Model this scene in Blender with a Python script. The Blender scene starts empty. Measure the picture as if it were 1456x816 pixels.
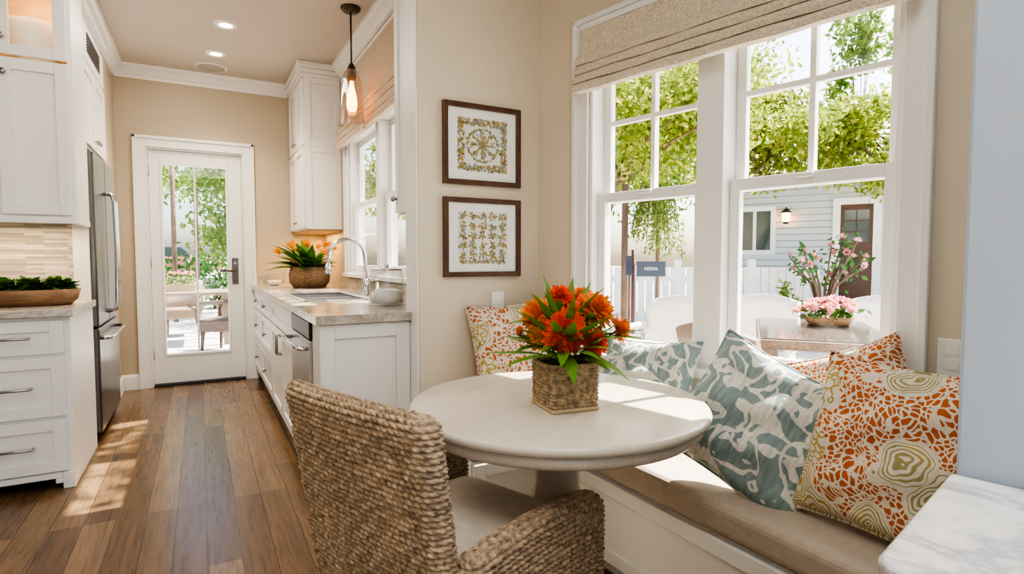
import bpy, bmesh, math, random
import numpy as np
from mathutils import Vector, Matrix
random.seed(7); rng=np.random.default_rng(5)
S=bpy.context.scene; COL=S.collection
PI=math.pi; R=math.radians
F=800.0; H=1.16; PT=math.atan(40/800); YW=R(29)
V=Vector
# ------------------------------------------------------------ camera
cd=bpy.data.cameras.new('camera'); cam=bpy.data.objects.new('camera',cd); COL.objects.link(cam)
cam.location=(0,0,H); cam.rotation_euler=(PI/2-PT,0,-YW); cd.sensor_width=36; cd.lens=F/1456*36; cd.clip_start=.02; cd.clip_end=300
S.camera=cam
def ray(u,v):
    a=(u-728)/F; b=(408-v)/F
    r=V((math.cos(YW),-math.sin(YW),0)); fw=V((math.sin(YW),math.cos(YW),0))
    return fw*math.cos(PT)+V((0,0,-math.sin(PT)))+r*a+(fw*math.sin(PT)+V((0,0,math.cos(PT))))*b
def at(u,v,Z): return V((0,0,H))+ray(u,v)*Z
def onz(u,v,z):
    d=ray(u,v); return V((0,0,H))+d*((z-H)/d.z)
def gp(u,Z):   # ground spot straight below image column u at distance Z
    p=at(u,368,Z); return (p.x,p.y)
# ------------------------------------------------------------ node helpers
def newmat(name):
    m=bpy.data.materials.new(name); m.use_nodes=True
    return m,m.node_tree,m.node_tree.nodes['Principled BSDF']
def N(nt,t,**k):
    n=nt.nodes.new(t)
    for a,b in k.items(): setattr(n,a,b)
    return n
def sv(n,**k):
    for a,b in k.items(): n.inputs[a.replace('_',' ')].default_value=b
    return n
def coord(nt,sc=(1,1,1),rot=(0,0,0),kind='Object',loc=(0,0,0)):
    tc=N(nt,'ShaderNodeTexCoord'); mp=N(nt,'ShaderNodeMapping')
    mp.inputs['Scale'].default_value=sc; mp.inputs['Rotation'].default_value=rot; mp.inputs['Location'].default_value=loc
    nt.links.new(tc.outputs[kind],mp.inputs['Vector']); return mp.outputs['Vector']
def noise(nt,vec,scale,detail=3,dist=0,rough=.5):
    n=N(nt,'ShaderNodeTexNoise'); nt.links.new(vec,n.inputs['Vector'])
    n.inputs['Scale'].default_value=scale; n.inputs['Detail'].default_value=detail; n.inputs['Distortion'].default_value=dist; n.inputs['Roughness'].default_value=rough
    return n.outputs['Fac']
def ramp(nt,fac,stops,const=False):
    r=N(nt,'ShaderNodeValToRGB'); cr=r.color_ramp
    if const: cr.interpolation='CONSTANT'
    while len(cr.elements)<len(stops): cr.elements.new(.5)
    for e,(p,c) in zip(cr.elements,stops): e.position=p; e.color=(c[0],c[1],c[2],1) if len(c)==3 else c
    nt.links.new(fac,r.inputs['Fac']); return r.outputs['Color']
def mixc(nt,fac,a,b,mode='MIX'):
    m=N(nt,'ShaderNodeMix',data_type='RGBA',blend_type=mode)
    for i,x in ((0,fac),(6,a),(7,b)):
        if isinstance(x,(int,float)): m.inputs[i].default_value=x
        elif isinstance(x,tuple): m.inputs[i].default_value=(x[0],x[1],x[2],1)
        else: nt.links.new(x,m.inputs[i])
    return m.outputs[2]
def mth(nt,op,a,b=0.0):
    m=N(nt,'ShaderNodeMath',operation=op)
    for i,x in ((0,a),(1,b)):
        if isinstance(x,(int,float)): m.inputs[i].default_value=x
        else: nt.links.new(x,m.inputs[i])
    return m.outputs[0]
def bump(nt,b,h,st=.3,dist=.003):
    n=N(nt,'ShaderNodeBump'); n.inputs['Strength'].default_value=st; n.inputs['Distance'].default_value=dist
    nt.links.new(h,n.inputs['Height']); nt.links.new(n.outputs['Normal'],b.inputs['Normal'])
def sc(c,k): return tuple(min(1,x*k) for x in c)
def pm(name,c,rough=.5,metal=0,ns=6,na=.06,bs=None,bst=.15,bd=.002,st=(1,1,1)):
    m,nt,b=newmat(name); vec=coord(nt,st)
    nt.links.new(ramp(nt,noise(nt,vec,ns,4),[(.3,sc(c,1-na)),(.7,sc(c,1+na))]),b.inputs['Base Color'])
    b.inputs['Roughness'].default_value=rough; b.inputs['Metallic'].default_value=metal
    if bs: bump(nt,b,noise(nt,vec,bs,3),bst,bd)
    return m
def emis(name,c,st,base=(.9,.9,.9)):
    m,nt,b=newmat(name); vec=coord(nt)
    nt.links.new(ramp(nt,noise(nt,vec,5),[(.2,sc(c,.9)),(.8,c)]),b.inputs['Emission Color'])
    b.inputs['Base Color'].default_value=(*base,1); b.inputs['Emission Strength'].default_value=st
    return m
def glassmat(name,tint=(1,1,1),edge=.35,pw=4.,lo=.03):
    m=bpy.data.materials.new(name); m.use_nodes=True; nt=m.node_tree; nt.nodes.clear()
    o=N(nt,'ShaderNodeOutputMaterial'); t=N(nt,'ShaderNodeBsdfTransparent'); g=N(nt,'ShaderNodeBsdfGlossy'); mx=N(nt,'ShaderNodeMixShader')
    t.inputs['Color'].default_value=(*tint,1); g.inputs['Roughness'].default_value=.03
    lw=N(nt,'ShaderNodeLayerWeight'); lw.inputs['Blend'].default_value=.5
    f=mth(nt,'ADD',mth(nt,'MULTIPLY',mth(nt,'POWER',lw.outputs['Facing'],pw),edge),lo)
    nt.links.new(f,mx.inputs['Fac']); nt.links.new(t.outputs[0],mx.inputs[1]); nt.links.new(g.outputs[0],mx.inputs[2]); nt.links.new(mx.outputs[0],o.inputs['Surface'])
    return m
def leafmat(name,cols,trans=.45,rough=.5):
    m=bpy.data.materials.new(name); m.use_nodes=True; nt=m.node_tree; b=nt.nodes['Principled BSDF']; o=nt.nodes['Material Output']
    g=N(nt,'ShaderNodeNewGeometry'); c=ramp(nt,g.outputs['Random Per Island'],[(i/max(1,len(cols)-1),k) for i,k in enumerate(cols)])
    nt.links.new(c,b.inputs['Base Color']); b.inputs['Roughness'].default_value=rough
    t=N(nt,'ShaderNodeBsdfTranslucent'); nt.links.new(c,t.inputs['Color'])
    mx=N(nt,'ShaderNodeMixShader'); mx.inputs['Fac'].default_value=trans
    nt.links.new(b.outputs[0],mx.inputs[1]); nt.links.new(t.outputs[0],mx.inputs[2]); nt.links.new(mx.outputs[0],o.inputs['Surface'])
    return m
# ------------------------------------------------------------ mesh builder
class MB:
    def __init__(s,M=None): s.v=[];s.f=[];s.sm=[];s.M=M
    def add(s,vs,fs,smooth=False):
        o=len(s.v); s.v+= [tuple(p) for p in vs]
        for f in fs: s.f.append(tuple(i+o for i in f)); s.sm.append(smooth)
        return s
    def box(s,x0,x1,y0,y1,z0,z1):
        return s.add([(x,y,z) for z in (z0,z1) for y in (y0,y1) for x in (x0,x1)],[(0,2,3,1),(4,5,7,6),(0,1,5,4),(2,6,7,3),(0,4,6,2),(1,3,7,5)])
    def prism(s,poly,z0,z1,smooth=False):
        n=len(poly); s.add([(p[0],p[1],z0) for p in poly]+[(p[0],p[1],z1) for p in poly],[tuple(range(n-1,-1,-1)),tuple(range(n,2*n))])
        o=len(s.v)-2*n
        for i in range(n): s.f.append((o+i,o+(i+1)%n,o+n+(i+1)%n,o+n+i)); s.sm.append(smooth)
        return s
    def tube(s,pts,r,n=10,caps=True):
        pts=[V(p) for p in pts]; k=len(pts); rs=r if isinstance(r,(list,tuple)) else [r]*k
        t0=(pts[1]-pts[0]).normalized(); ref=V((0,0,1)) if abs(t0.z)<.9 else V((1,0,0)); a=t0.cross(ref).normalized()
        vs=[]
        for i,p in enumerate(pts):
            t=(pts[min(i+1,k-1)]-pts[max(i-1,0)]).normalized(); a=(a-t*a.dot(t)).normalized(); b=t.cross(a)
            for j in range(n):
                q=2*PI*j/n; vs.append(p+(a*math.cos(q)+b*math.sin(q))*rs[i])
        fs=[(i*n+j,i*n+(j+1)%n,(i+1)*n+(j+1)%n,(i+1)*n+j) for i in range(k-1) for j in range(n)]
        s.add(vs,fs,True)
        if caps:
            o=len(s.v)-k*n; s.f+= [tuple(o+j for j in range(n-1,-1,-1)),tuple(o+(k-1)*n+j for j in range(n))]; s.sm+=[False,False]
        return s
    def cyl(s,p0,p1,r0,r1=None,n=20): return s.tube([p0,p1],[r0,r0 if r1 is None else r1],n)
    def lathe(s,prof,n=32,c=(0,0,0)):
        vs=[(c[0]+r*math.cos(2*PI*j/n),c[1]+r*math.sin(2*PI*j/n),c[2]+z) for r,z in prof for j in range(n)]
        fs=[(i*n+j,i*n+(j+1)%n,(i+1)*n+(j+1)%n,(i+1)*n+j) for i in range(len(prof)-1) for j in range(n)]
        return s.add(vs,fs,True)
    def grid(s,P,smooth=True):
        m=len(P); n=len(P[0]); return s.add([p for r in P for p in r],[(i*n+j,i*n+j+1,(i+1)*n+j+1,(i+1)*n+j) for i in range(m-1) for j in range(n-1)],smooth)
    def sphere(s,c,r,n=12,sq=(1,1,1)):
        m=max(5,n//2); P=[]
        for i in range(m+1):
            th=PI*i/m; P.append([(c[0]+r*sq[0]*math.sin(th)*math.cos(2*PI*j/n),c[1]+r*sq[1]*math.sin(th)*math.sin(2*PI*j/n),c[2]+r*sq[2]*math.cos(th)) for j in range(n+1)])
        return s.grid(P)
    def blade(s,base,d,up,length,width,bend=0.,seg=4,cup=0.,pw=1.,tip=.985):
        d=V(d).normalized(); up=V(up); side=d.cross(up)
        side=side.normalized() if side.length>1e-4 else V((1,0,0)); nr=side.cross(d); P=[]
        for i in range(seg+1):
            t=i/seg; c=V(base)+d*(length*t)+nr*(bend*length*t*t); w=width*.5*math.sin(PI*min(tip,((t*(tip-.05)+.05))**pw))
            P.append([c-side*w+nr*cup*w,c,c+side*w+nr*cup*w])
        return s.grid(P)
    def build(s,name,mat,parent=None,bevel=0,seg=2,norm=True):
        me=bpy.data.meshes.new(name); me.from_pydata(s.v,[],s.f); me.polygons.foreach_set('use_smooth',s.sm)
        if norm and len(s.f)<60000:
            bm=bmesh.new(); bm.from_mesh(me); bmesh.ops.recalc_face_normals(bm,faces=bm.faces); bm.to_mesh(me); bm.free()
        if s.M is not None: me.transform(s.M)
        me.materials.append(mat); me.update()
        o=bpy.data.objects.new(name,me); COL.objects.link(o)
        if parent: o.parent=parent
        if bevel:
            b=o.modifiers.new('bevel','BEVEL'); b.width=bevel; b.segments=seg; b.limit_method='ANGLE'; b.angle_limit=R(40)
        return o
def tag(o,label,cat,group=None):
    o['label']=label; o['category']=cat
    if group: o['group']=group
    return o
def thing(name,label,cat,loc=(0,0,0),rz=0,group=None):
    o=bpy.data.objects.new(name,None); o.empty_display_size=.05; COL.objects.link(o); o.location=loc; o.rotation_euler=(0,0,rz)
    return tag(o,label,cat,group)
def stru(o): o['kind']='structure'; return o
def struroot(name,loc=(0,0,0),rz=0):
    o=bpy.data.objects.new(name,None); o.empty_display_size=.05; COL.objects.link(o); o.location=loc; o.rotation_euler=(0,0,rz); return stru(o)
def copy_tree(o,parent=None):
    c=o.copy(); COL.objects.link(c)
    if parent: c.parent=parent
    for ch in list(o.children): copy_tree(ch,c)
    return c
def MZ(loc,rz): return Matrix.Translation(V(loc))@Matrix.Rotation(rz,4,'Z')
# ------------------------------------------------------------ materials
M={}
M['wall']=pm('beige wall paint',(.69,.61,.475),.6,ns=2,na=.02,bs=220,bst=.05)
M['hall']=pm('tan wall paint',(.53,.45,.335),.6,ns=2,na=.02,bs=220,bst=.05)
M['ceil']=pm('ceiling paint',(.58,.525,.455),.7,ns=2,na=.02)
M['blue_daylight_wall']=pm('wall paint tinted by blue daylight',(.42,.49,.58),.5,ns=2,na=.02)  # bluish daylight on the near wall is put into this colour
M['trim']=pm('white trim paint',(.85,.845,.825),.35,ns=3,na=.015)
M['cab']=pm('white cabinet paint',(.83,.815,.785),.35,ns=3,na=.015)
M['steel']=pm('brushed steel',(.235,.235,.24),.26,1,ns=3,na=.08,st=(60,60,1))
M['steel2']=pm('light brushed steel',(.52,.52,.52),.34,.75,ns=3,na=.06,st=(60,60,1))
M['sinksteel']=pm('satin sink steel',(.56,.56,.57),.36,.75,ns=3,na=.05,st=(1,30,1))
M['chrome']=pm('chrome',(.70,.70,.71),.12,1,ns=3,na=.03)
M['nickel']=pm('satin nickel',(.38,.37,.35),.28,1)
M['gun']=pm('dark pewter',(.16,.15,.14),.3,1)
M['dark']=pm('dark plastic',(.02,.02,.022),.35)
M['bronze']=pm('dark bronze',(.10,.075,.055),.35,.9)
M['glass']=glassmat('window glass',(1,1,1),.35,4.,.02)
M['jar']=glassmat('clear jar glass',(.93,.94,.94),.75,1.6,.07)
M['lampglass']=glassmat('warm clear lamp glass',(.93,.83,.72),.9,1.1,.14)
M['linen']=pm('greige linen',(.49,.425,.345),.85,ns=40,na=.06,bs=500,bst=.25)
M['seatlinen']=pm('grey oatmeal linen',(.52,.465,.39),.9,ns=40,na=.06,bs=500,bst=.25)
M['wood']=pm('brown wood',(.27,.15,.075),.5,ns=5,na=.3,st=(1,8,8))
M['frame']=pm('walnut frame wood',(.105,.048,.025),.4,ns=6,na=.3,st=(4,4,4))
M['mat']=pm('white mat board',(.86,.855,.83),.8,na=.01)
def mk_grass(name,c):
    m,nt,b=newmat(name); vec=coord(nt); n1=noise(nt,vec,75,3); n2=noise(nt,vec,9,2)
    a=ramp(nt,n1,[(.28,sc(c,.42)),(.5,c),(.72,(min(1,c[0]*1.6),min(1,c[1]*1.65),min(1,c[2]*1.7)))])
    nt.links.new(mixc(nt,.5,a,ramp(nt,n2,[(.3,(.76,.74,.72)),(.7,(1.2,1.2,1.2))]),'MULTIPLY'),b.inputs['Base Color']); b.inputs['Roughness'].default_value=.65
    bump(nt,b,noise(nt,vec,300,3),.5,.002); return m
M['seagrass']=mk_grass('woven sea grass',(.345,.252,.162))
M['rope']=mk_grass('pale sea grass rope',(.38,.275,.165))
M['basewood']=pm('pale basket base wood',(.55,.41,.24),.55,ns=8,na=.12,st=(1,6,6))
M['concrete']=pm('pale patio concrete',(.58,.56,.53),.85,ns=3,na=.08,bs=60)
M['white']=pm('white ceramic',(.85,.84,.81),.25,na=.01)
M['darkwicker']=pm('dark wicker',(.13,.09,.065),.6,ns=60,na=.4,bs=120,bst=.6,st=(1,1,2))
M['palewicker']=pm('pale wicker',(.78,.75,.71),.6,ns=60,na=.15,bs=120,bst=.6,st=(1,1,2))
M['paleteak']=pm('weathered teak',(.30,.22,.15),.6,ns=10,na=.15,st=(1,8,1))
M['bark']=pm('tree bark',(.17,.11,.075),.9,ns=8,na=.4,bs=30,bst=.6,st=(1,1,.3))
M['rope_dark']=pm('brown basket weave',(.25,.15,.075),.7,ns=50,na=.4,bs=110,bst=.7,st=(1,1,2))
M['stem']=pm('green stem',(.12,.25,.06),.5)
M['fence']=pm('white fence paint',(.84,.84,.82),.6,ns=4,na=.03)
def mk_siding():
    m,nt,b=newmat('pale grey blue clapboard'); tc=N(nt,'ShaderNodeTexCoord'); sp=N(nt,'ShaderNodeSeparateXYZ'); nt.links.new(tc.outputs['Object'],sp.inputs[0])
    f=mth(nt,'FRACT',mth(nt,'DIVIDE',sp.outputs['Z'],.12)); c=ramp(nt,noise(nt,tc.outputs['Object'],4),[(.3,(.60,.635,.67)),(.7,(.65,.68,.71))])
    nt.links.new(mixc(nt,mth(nt,'GREATER_THAN',f,.86),c,(.30,.33,.37)),b.inputs['Base Color']); b.inputs['Roughness'].default_value=.6; return m  # dark stripes paint the shadow line under each board
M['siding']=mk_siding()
M['roof']=pm('grey shingles',(.30,.30,.31),.9,ns=30,na=.3,bs=40)
M['darkpane']=pm('dark window pane',(.06,.09,.09),.08)
M['doorred']=pm('dark stained door',(.085,.036,.025),.4,ns=6,na=.2)
M['redpaint']=pm('red car paint',(.50,.16,.17),.2)
M['lampglow']=emis('warm bulb glow',(1,.36,.07),9)
M['downlight']=emis('downlight glow',(1,.66,.32),14)
M['leafA']=leafmat('sunlit yellow green leaves',[(.16,.26,.025),(.30,.38,.04),(.48,.48,.09),(.09,.18,.02)],.55)
M['leafB']=leafmat('mid green leaves',[(.09,.18,.03),(.18,.28,.05),(.32,.38,.08)],.55)
M['leafC']=leafmat('deep green leaves',[(.03,.10,.015),(.06,.18,.03),(.10,.26,.04)],.25,.4)
M['leafD']=leafmat('bouquet leaves',[(.06,.15,.025),(.13,.29,.05),(.30,.44,.08)],.3,.35)
M['greens']=leafmat('leafy greens',[(.03,.09,.01),(.06,.17,.02),(.12,.26,.04)],.2,.4)
M['orange']=leafmat('orange petals',[(.92,.24,.015),(.97,.38,.03),(.92,.17,.012)],.35,.5)
M['redorange']=leafmat('red orange petals',[(.80,.06,.01),(.90,.13,.015),(.86,.085,.012)],.3,.5)
M['yellowpetal']=leafmat('yellow orange petals',[(.95,.50,.03),(.90,.38,.02)],.35,.5)
M['pink']=leafmat('pink petals',[(.80,.22,.28),(.85,.40,.42),(.9,.6,.58)],.3,.6)
M['motif']=leafmat('printed botanical motif',[(.30,.22,.05),(.17,.18,.06),(.50,.36,.10),(.16,.11,.05),(.30,.36,.38),(.24,.28,.14),(.46,.30,.06),(.36,.42,.42)],0,.8)
def mk_floor():
    m,nt,b=newmat('oak plank floor'); vec=coord(nt,(1,1,1),(0,0,R(90)))
    br=N(nt,'ShaderNodeTexBrick'); nt.links.new(vec,br.inputs['Vector']); br.offset=.37; br.offset_frequency=3
    sv(br,Color1=(.235,.150,.077,1),Color2=(.125,.073,.036,1),Mortar=(.05,.030,.015,1),Scale=1.,Mortar_Size=.0014,Mortar_Smooth=.1,Bias=-.05,Brick_Width=1.0,Row_Height=.118)
    g=noise(nt,coord(nt,(48,2.4,1)),1.,7,1.8,.6); g2=noise(nt,coord(nt,(9,.8,1)),1.,3,.6)
    c=mixc(nt,.65,br.outputs['Color'],ramp(nt,g,[(.32,(.55,.52,.49)),(.5,(1,1,1)),(.68,(1.35,1.31,1.25))]),'MULTIPLY')
    c=mixc(nt,.4,c,ramp(nt,g2,[(.35,(.65,.62,.6)),(.65,(1.3,1.25,1.2))]),'MULTIPLY')
    nt.links.new(c,b.inputs['Base Color']); b.inputs['Roughness'].default_value=.26
    bump(nt,b,mixc(nt,.3,br.outputs['Fac'],g),.12,-.002)
    return m
M['floor']=mk_floor()
def mk_marble(name,base,vein,scale,amt):
    m,nt,b=newmat(name); vec=coord(nt)
    n1=noise(nt,vec,scale,8,1.8,.6); n2=noise(nt,vec,scale*3.3,6,1.2,.6)
    v1=mth(nt,'ABSOLUTE',mth(nt,'SUBTRACT',n1,.5)); 
    c=ramp(nt,v1,[(0,vein),(.05,tuple(base[i]*.6+vein[i]*.4 for i in range(3))),(.16,base)])
    c=mixc(nt,amt,c,ramp(nt,n2,[(.35,sc(base,.78)),(.6,sc(base,1.08))]),'MULTIPLY')
    nt.links.new(c,b.inputs['Base Color']); b.inputs['Roughness'].default_value=.18
    return m
M['marble']=mk_marble('white veined marble',(.80,.79,.78),(.46,.47,.49),4.5,.4)
M['granite']=mk_marble('cream quartzite',(.70,.655,.59),(.42,.385,.33),6,.5)
def mk_splash():
    m,nt,b=newmat('strip mosaic backsplash'); tc=N(nt,'ShaderNodeTexCoord'); sp=N(nt,'ShaderNodeSeparateXYZ'); cb=N(nt,'ShaderNodeCombineXYZ')
    nt.links.new(tc.outputs['Object'],sp.inputs[0]); nt.links.new(sp.outputs['X'],cb.inputs['X']); nt.links.new(sp.outputs['Z'],cb.inputs['Y'])
    br=N(nt,'ShaderNodeTexBrick'); nt.links.new(cb.outputs[0],br.inputs['Vector']); br.offset=.43; br.offset_frequency=2
    sv(br,Color1=(.62,.58,.51,1),Color2=(.25,.225,.19,1),Mortar=(.44,.41,.36,1),Scale=1.,Mortar_Size=.0009,Bias=-.1,Brick_Width=.20,Row_Height=.0135)
    nt.links.new(mixc(nt,.35,br.outputs['Color'],ramp(nt,noise(nt,cb.outputs[0],30),[(.3,(.8,.8,.8)),(.7,(1.2,1.2,1.2))]),'MULTIPLY'),b.inputs['Base Color'])
    b.inputs['Roughness'].default_value=.2; bump(nt,b,br.outputs['Fac'],.3,-.002); return m
M['splash']=mk_splash()
def mk_table():
    m,nt,b=newmat('whitewashed wood'); g=noise(nt,coord(nt,(2.2,38,2)),1.,5,.8)
    nt.links.new(ramp(nt,g,[(.3,(.575,.515,.42)),(.65,(.625,.57,.475))]),b.inputs['Base Color']); b.inputs['Roughness'].default_value=.25
    bump(nt,b,g,.03,.001); return m
M['table']=mk_table()
def mk_shade(name,c):
    m,nt,b=newmat(name); n1=noise(nt,coord(nt,(110,110,260)),1.,3,.6); n2=noise(nt,coord(nt,(330,330,90)),1.,2)
    f=mth(nt,'MULTIPLY',n1,n2); nt.links.new(ramp(nt,f,[(.14,sc(c,.68)),(.36,sc(c,1.15))]),b.inputs['Base Color']); b.inputs['Roughness'].default_value=.9
    bump(nt,b,f,.5,.003); return m
M['shade']=mk_shade('woven shade fabric',(.74,.655,.52))
M['shade2']=mk_shade('warm woven shade fabric',(.60,.48,.36))
def mk_blue():
    m,nt,b=newmat('blue green branch print'); vec=coord(nt,(1,1.2,1),(0,0,.6)); vec2=coord(nt,(1.2,1,1),(0,0,-.5),loc=(3.1,1.7,0))
    bl=(.255,.335,.335); wh=(.72,.70,.64)
    def line(v,s,w,d): return mth(nt,'LESS_THAN',mth(nt,'ABSOLUTE',mth(nt,'SUBTRACT',noise(nt,v,s,1.5,d),.5)),w)
    n3=noise(nt,vec,13,1,.4)
    k=mth(nt,'MAXIMUM',mth(nt,'MAXIMUM',line(vec,9,.036,.5),line(vec2,8,.024,.6)),mth(nt,'GREATER_THAN',n3,.68))
    c=mixc(nt,k,bl,wh)
    c=mixc(nt,.75,c,ramp(nt,noise(nt,coord(nt,(90,20,1),(0,0,.3)),1.,3),[(.3,(.68,.72,.73)),(.7,(1.22,1.22,1.2))]),'MULTIPLY')
    nt.links.new(c,b.inputs['Base Color']); b.inputs['Roughness'].default_value=.9; bump(nt,b,noise(nt,vec,400,2),.2,.002); return m
M['blue']=mk_blue()
def mk_orange(name,org,thr,sc1=68):
    m,nt,b=newmat(name); vec=coord(nt)
    cream=(.73,.675,.55); gold=(.47,.35,.10); olive=(.38,.33,.15)
    nv=N(nt,'ShaderNodeTexNoise'); nt.links.new(vec,nv.inputs['Vector']); nv.inputs['Scale'].default_value=11
    vv=mixc(nt,.07,vec,nv.outputs['Color'])
    def vor(scale,feat,src=None):
        v=N(nt,'ShaderNodeTexVoronoi',feature=feat); nt.links.new(src or vv,v.inputs['Vector']); v.inputs['Scale'].default_value=scale; return v.outputs['Distance']
    e=vor(sc1,'DISTANCE_TO_EDGE'); spots=mixc(nt,mth(nt,'GREATER_THAN',e,thr),cream,org)
    d=vor(6.6,'F1'); nn=noise(nt,vec,6); rings=mixc(nt,mth(nt,'GREATER_THAN',mth(nt,'FRACT',mth(nt,'MULTIPLY',d,17)),.56),cream,mixc(nt,mth(nt,'GREATER_THAN',nn,.48),gold,olive))
    med=mth(nt,'LESS_THAN',d,.36); c=mixc(nt,med,spots,rings)
    rim=mth(nt,'MULTIPLY',mth(nt,'GREATER_THAN',d,.34),mth(nt,'LESS_THAN',d,.40)); c=mixc(nt,rim,c,cream)
    d2=vor(4.8,'F1',coord(nt,loc=(2.3,5.1,0))); fan=mth(nt,'LESS_THAN',d2,.24); e2=vor(44,'DISTANCE_TO_EDGE'); c=mixc(nt,fan,c,mixc(nt,mth(nt,'LESS_THAN',e2,.09),cream,gold))
    c=mixc(nt,.5,c,ramp(nt,noise(nt,vec,50,3),[(.3,(.75,.75,.75)),(.7,(1.15,1.15,1.15))]),'MULTIPLY')
    nt.links.new(c,b.inputs['Base Color']); b.inputs['Roughness'].default_value=.9; bump(nt,b,noise(nt,vec,400,2),.2,.002); return m
M['coral']=mk_orange('rust and gold coral print',(.51,.135,.036),.125)
M['coral2']=mk_orange('pale orange and gold coral print',(.52,.17,.06),.145,52)
# ------------------------------------------------------------ room shell
CZ=2.84; FY=5.96; RX=1.12
WA=R(-77); WO=(1.51,2.45,0); MW=MZ(WO,WA)             # window wall frame: x runs along the wall toward the camera, +y outside
NA=R(13); NP=(.762,.313,0); MN=MZ(NP,NA)
BY=-3.4; bxr=1.51+.225*((2.45-BY)/.974)
poly=[(-2.2,BY),(bxr+.02,BY),(1.53,2.47),(1.53,2.6),(1.22,2.6),(1.22,6.1),(-2.2,6.1)]
stru(MB().prism(poly,-.03,0).build('floor',M['floor']))
stru(MB().prism(poly,CZ,CZ+.08).build('ceiling',M['ceil']))
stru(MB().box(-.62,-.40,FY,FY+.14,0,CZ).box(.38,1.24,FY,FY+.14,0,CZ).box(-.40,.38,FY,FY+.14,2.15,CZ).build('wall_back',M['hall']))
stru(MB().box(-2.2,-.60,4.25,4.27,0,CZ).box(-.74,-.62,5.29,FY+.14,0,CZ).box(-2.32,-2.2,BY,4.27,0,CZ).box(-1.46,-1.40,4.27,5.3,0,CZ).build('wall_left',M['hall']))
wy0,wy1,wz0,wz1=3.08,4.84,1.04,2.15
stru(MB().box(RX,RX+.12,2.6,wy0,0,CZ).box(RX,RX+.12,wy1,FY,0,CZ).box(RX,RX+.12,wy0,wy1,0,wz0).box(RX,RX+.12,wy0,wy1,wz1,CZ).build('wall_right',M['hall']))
stru(MB().box(.87,1.66,2.45,2.6,0,CZ).build('wall_middle',M['wall'],bevel=.006))
hx0,hx1,hz0,hz1=.335,1.56,.73,2.17
stru(MB(MW).box(0,hx0,0,.14,0,CZ).box(hx1,(2.45-BY)/.974,0,.14,0,CZ).box(hx0,hx1,0,.14,0,hz0).box(hx0,hx1,0,.14,hz1,CZ).build('wall_window',M['wall']))
stru(MB(MW).box(-.05,2.4,.142,.66,2.44,2.54).build('added_sun_eave',M['trim'],bevel=.004))  # unseen eave, added to keep sun off part of the table
stru(MB(MN).box(.006,1.205,-.14,0,0,CZ).build('wall_near',M['blue_daylight_wall'],bevel=.004))
# mouldings
def mould(name,prof,p0,p1,nrm,mat=None):
    p0=V(p0);p1=V(p1);n=V((nrm[0],nrm[1],0)); k=len(prof); vs=[]
    for p in (p0,p1): vs+= [(p.x+n.x*d,p.y+n.y*d,p.z+z) for d,z in prof]
    fs=[tuple(range(k)),tuple(range(2*k-1,k-1,-1))]+[(i,(i+1)%k,k+(i+1)%k,k+i) for i in range(k)]
    return stru(MB().add(vs,fs).build(name,mat or M['trim']))
crown=[(0,0),(.012,0),(.016,.02),(.035,.035),(.06,.075),(.075,.085),(.08,.11),(0,.11)]
mould('trim_1',crown,(-.62,FY,CZ-.11),(.78,FY,CZ-.11),(0,-1))
mould('trim_2',crown,(RX,2.8,CZ-.11),(RX,5.10,CZ-.11),(-1,0))
mould('trim_3',crown,(-.62,5.29,CZ-.11),(-.62,FY,CZ-.11),(1,0))
bb=[(0,0),(.016,0),(.016,.11),(.010,.13),(0,.135)]
mould('baseboard_back',bb,(-.62,FY,0),(-.49,FY,0),(0,-1))
mould('baseboard_left',bb,(-.62,5.30,0),(-.62,FY,0),(1,0))
mould('baseboard_middle',bb,(.875,2.45,0),(.885,2.45,0),(0,-1))
stru(MB().box(.862,.8695,2.448,2.603,0,CZ).build('trim_5',M['trim'],bevel=.002))
def casing(mb,x0,x1,z0,z1,w,y,bottom=False):
    mb.box(x0-w,x0,y-.018,y,z0,z1+w).box(x1,x1+w,y-.018,y,z0,z1+w).box(x0,x1,y-.018,y,z1,z1+w)
    mb.box(x0-w-.004,x0-w+.02,y-.034,y,z0,z1+w+.006).box(x1+w-.02,x1+w+.004,y-.034,y,z0,z1+w+.006).box(x0-w-.004,x1+w+.004,y-.034,y,z1+w-.02,z1+w+.006)
mb=MB(); casing(mb,-.40,.38,0,2.15,.09,FY); mb.box(-.40,-.386,FY,FY+.14,0,2.15).box(.366,.38,FY,FY+.14,0,2.15).box(-.386,.366,FY,FY+.14,2.136,2.15)
stru(mb.build('trim_4',M['trim'],bevel=.003))
# far glazed door
d=struroot('door_1',(0,FY+.035,0))
gx0,gx1,gz0,gz1=-.30,.25,.27,2.03
MB().box(-.384,gx0,0,.045,.022,2.134).box(gx1,.364,0,.045,.022,2.134).box(gx0,gx1,0,.045,.022,gz0).box(gx0,gx1,0,.045,gz1,2.134).build('door_leaf',M['trim'],d,bevel=.003)
mb=MB(); w=.020
mb.box(gx0,gx0+w,-.008,.05,gz0,gz1).box(gx1-w,gx1,-.008,.05,gz0,gz1).box(gx0+w,gx1-w,-.008,.05,gz0,gz0+w).box(gx0+w,gx1-w,-.008,.05,gz1-w,gz1).box(-.033,-.017,0,.04,gz0+w,gz1-w)
mb.build('glazing_bead',M['trim'],d,bevel=.003)
MB().box(gx0+.01,gx1-.01,.018,.024,gz0+.01,gz1-.01).build('pane',M['glass'],d)
MB().box(.268,.322,-.010,0,.92,1.17).build('handle_plate',M['gun'],d,bevel=.004)
MB().tube([(.295,-.008,1.05),(.295,-.045,1.05),(.28,-.055,1.05),(.17,-.055,1.048)],.013).build('handle',M['gun'],d)
MB().cyl((.295,-.022,1.12),(.295,-.008,1.12),.015).build('deadbolt',M['nickel'],d)
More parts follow.
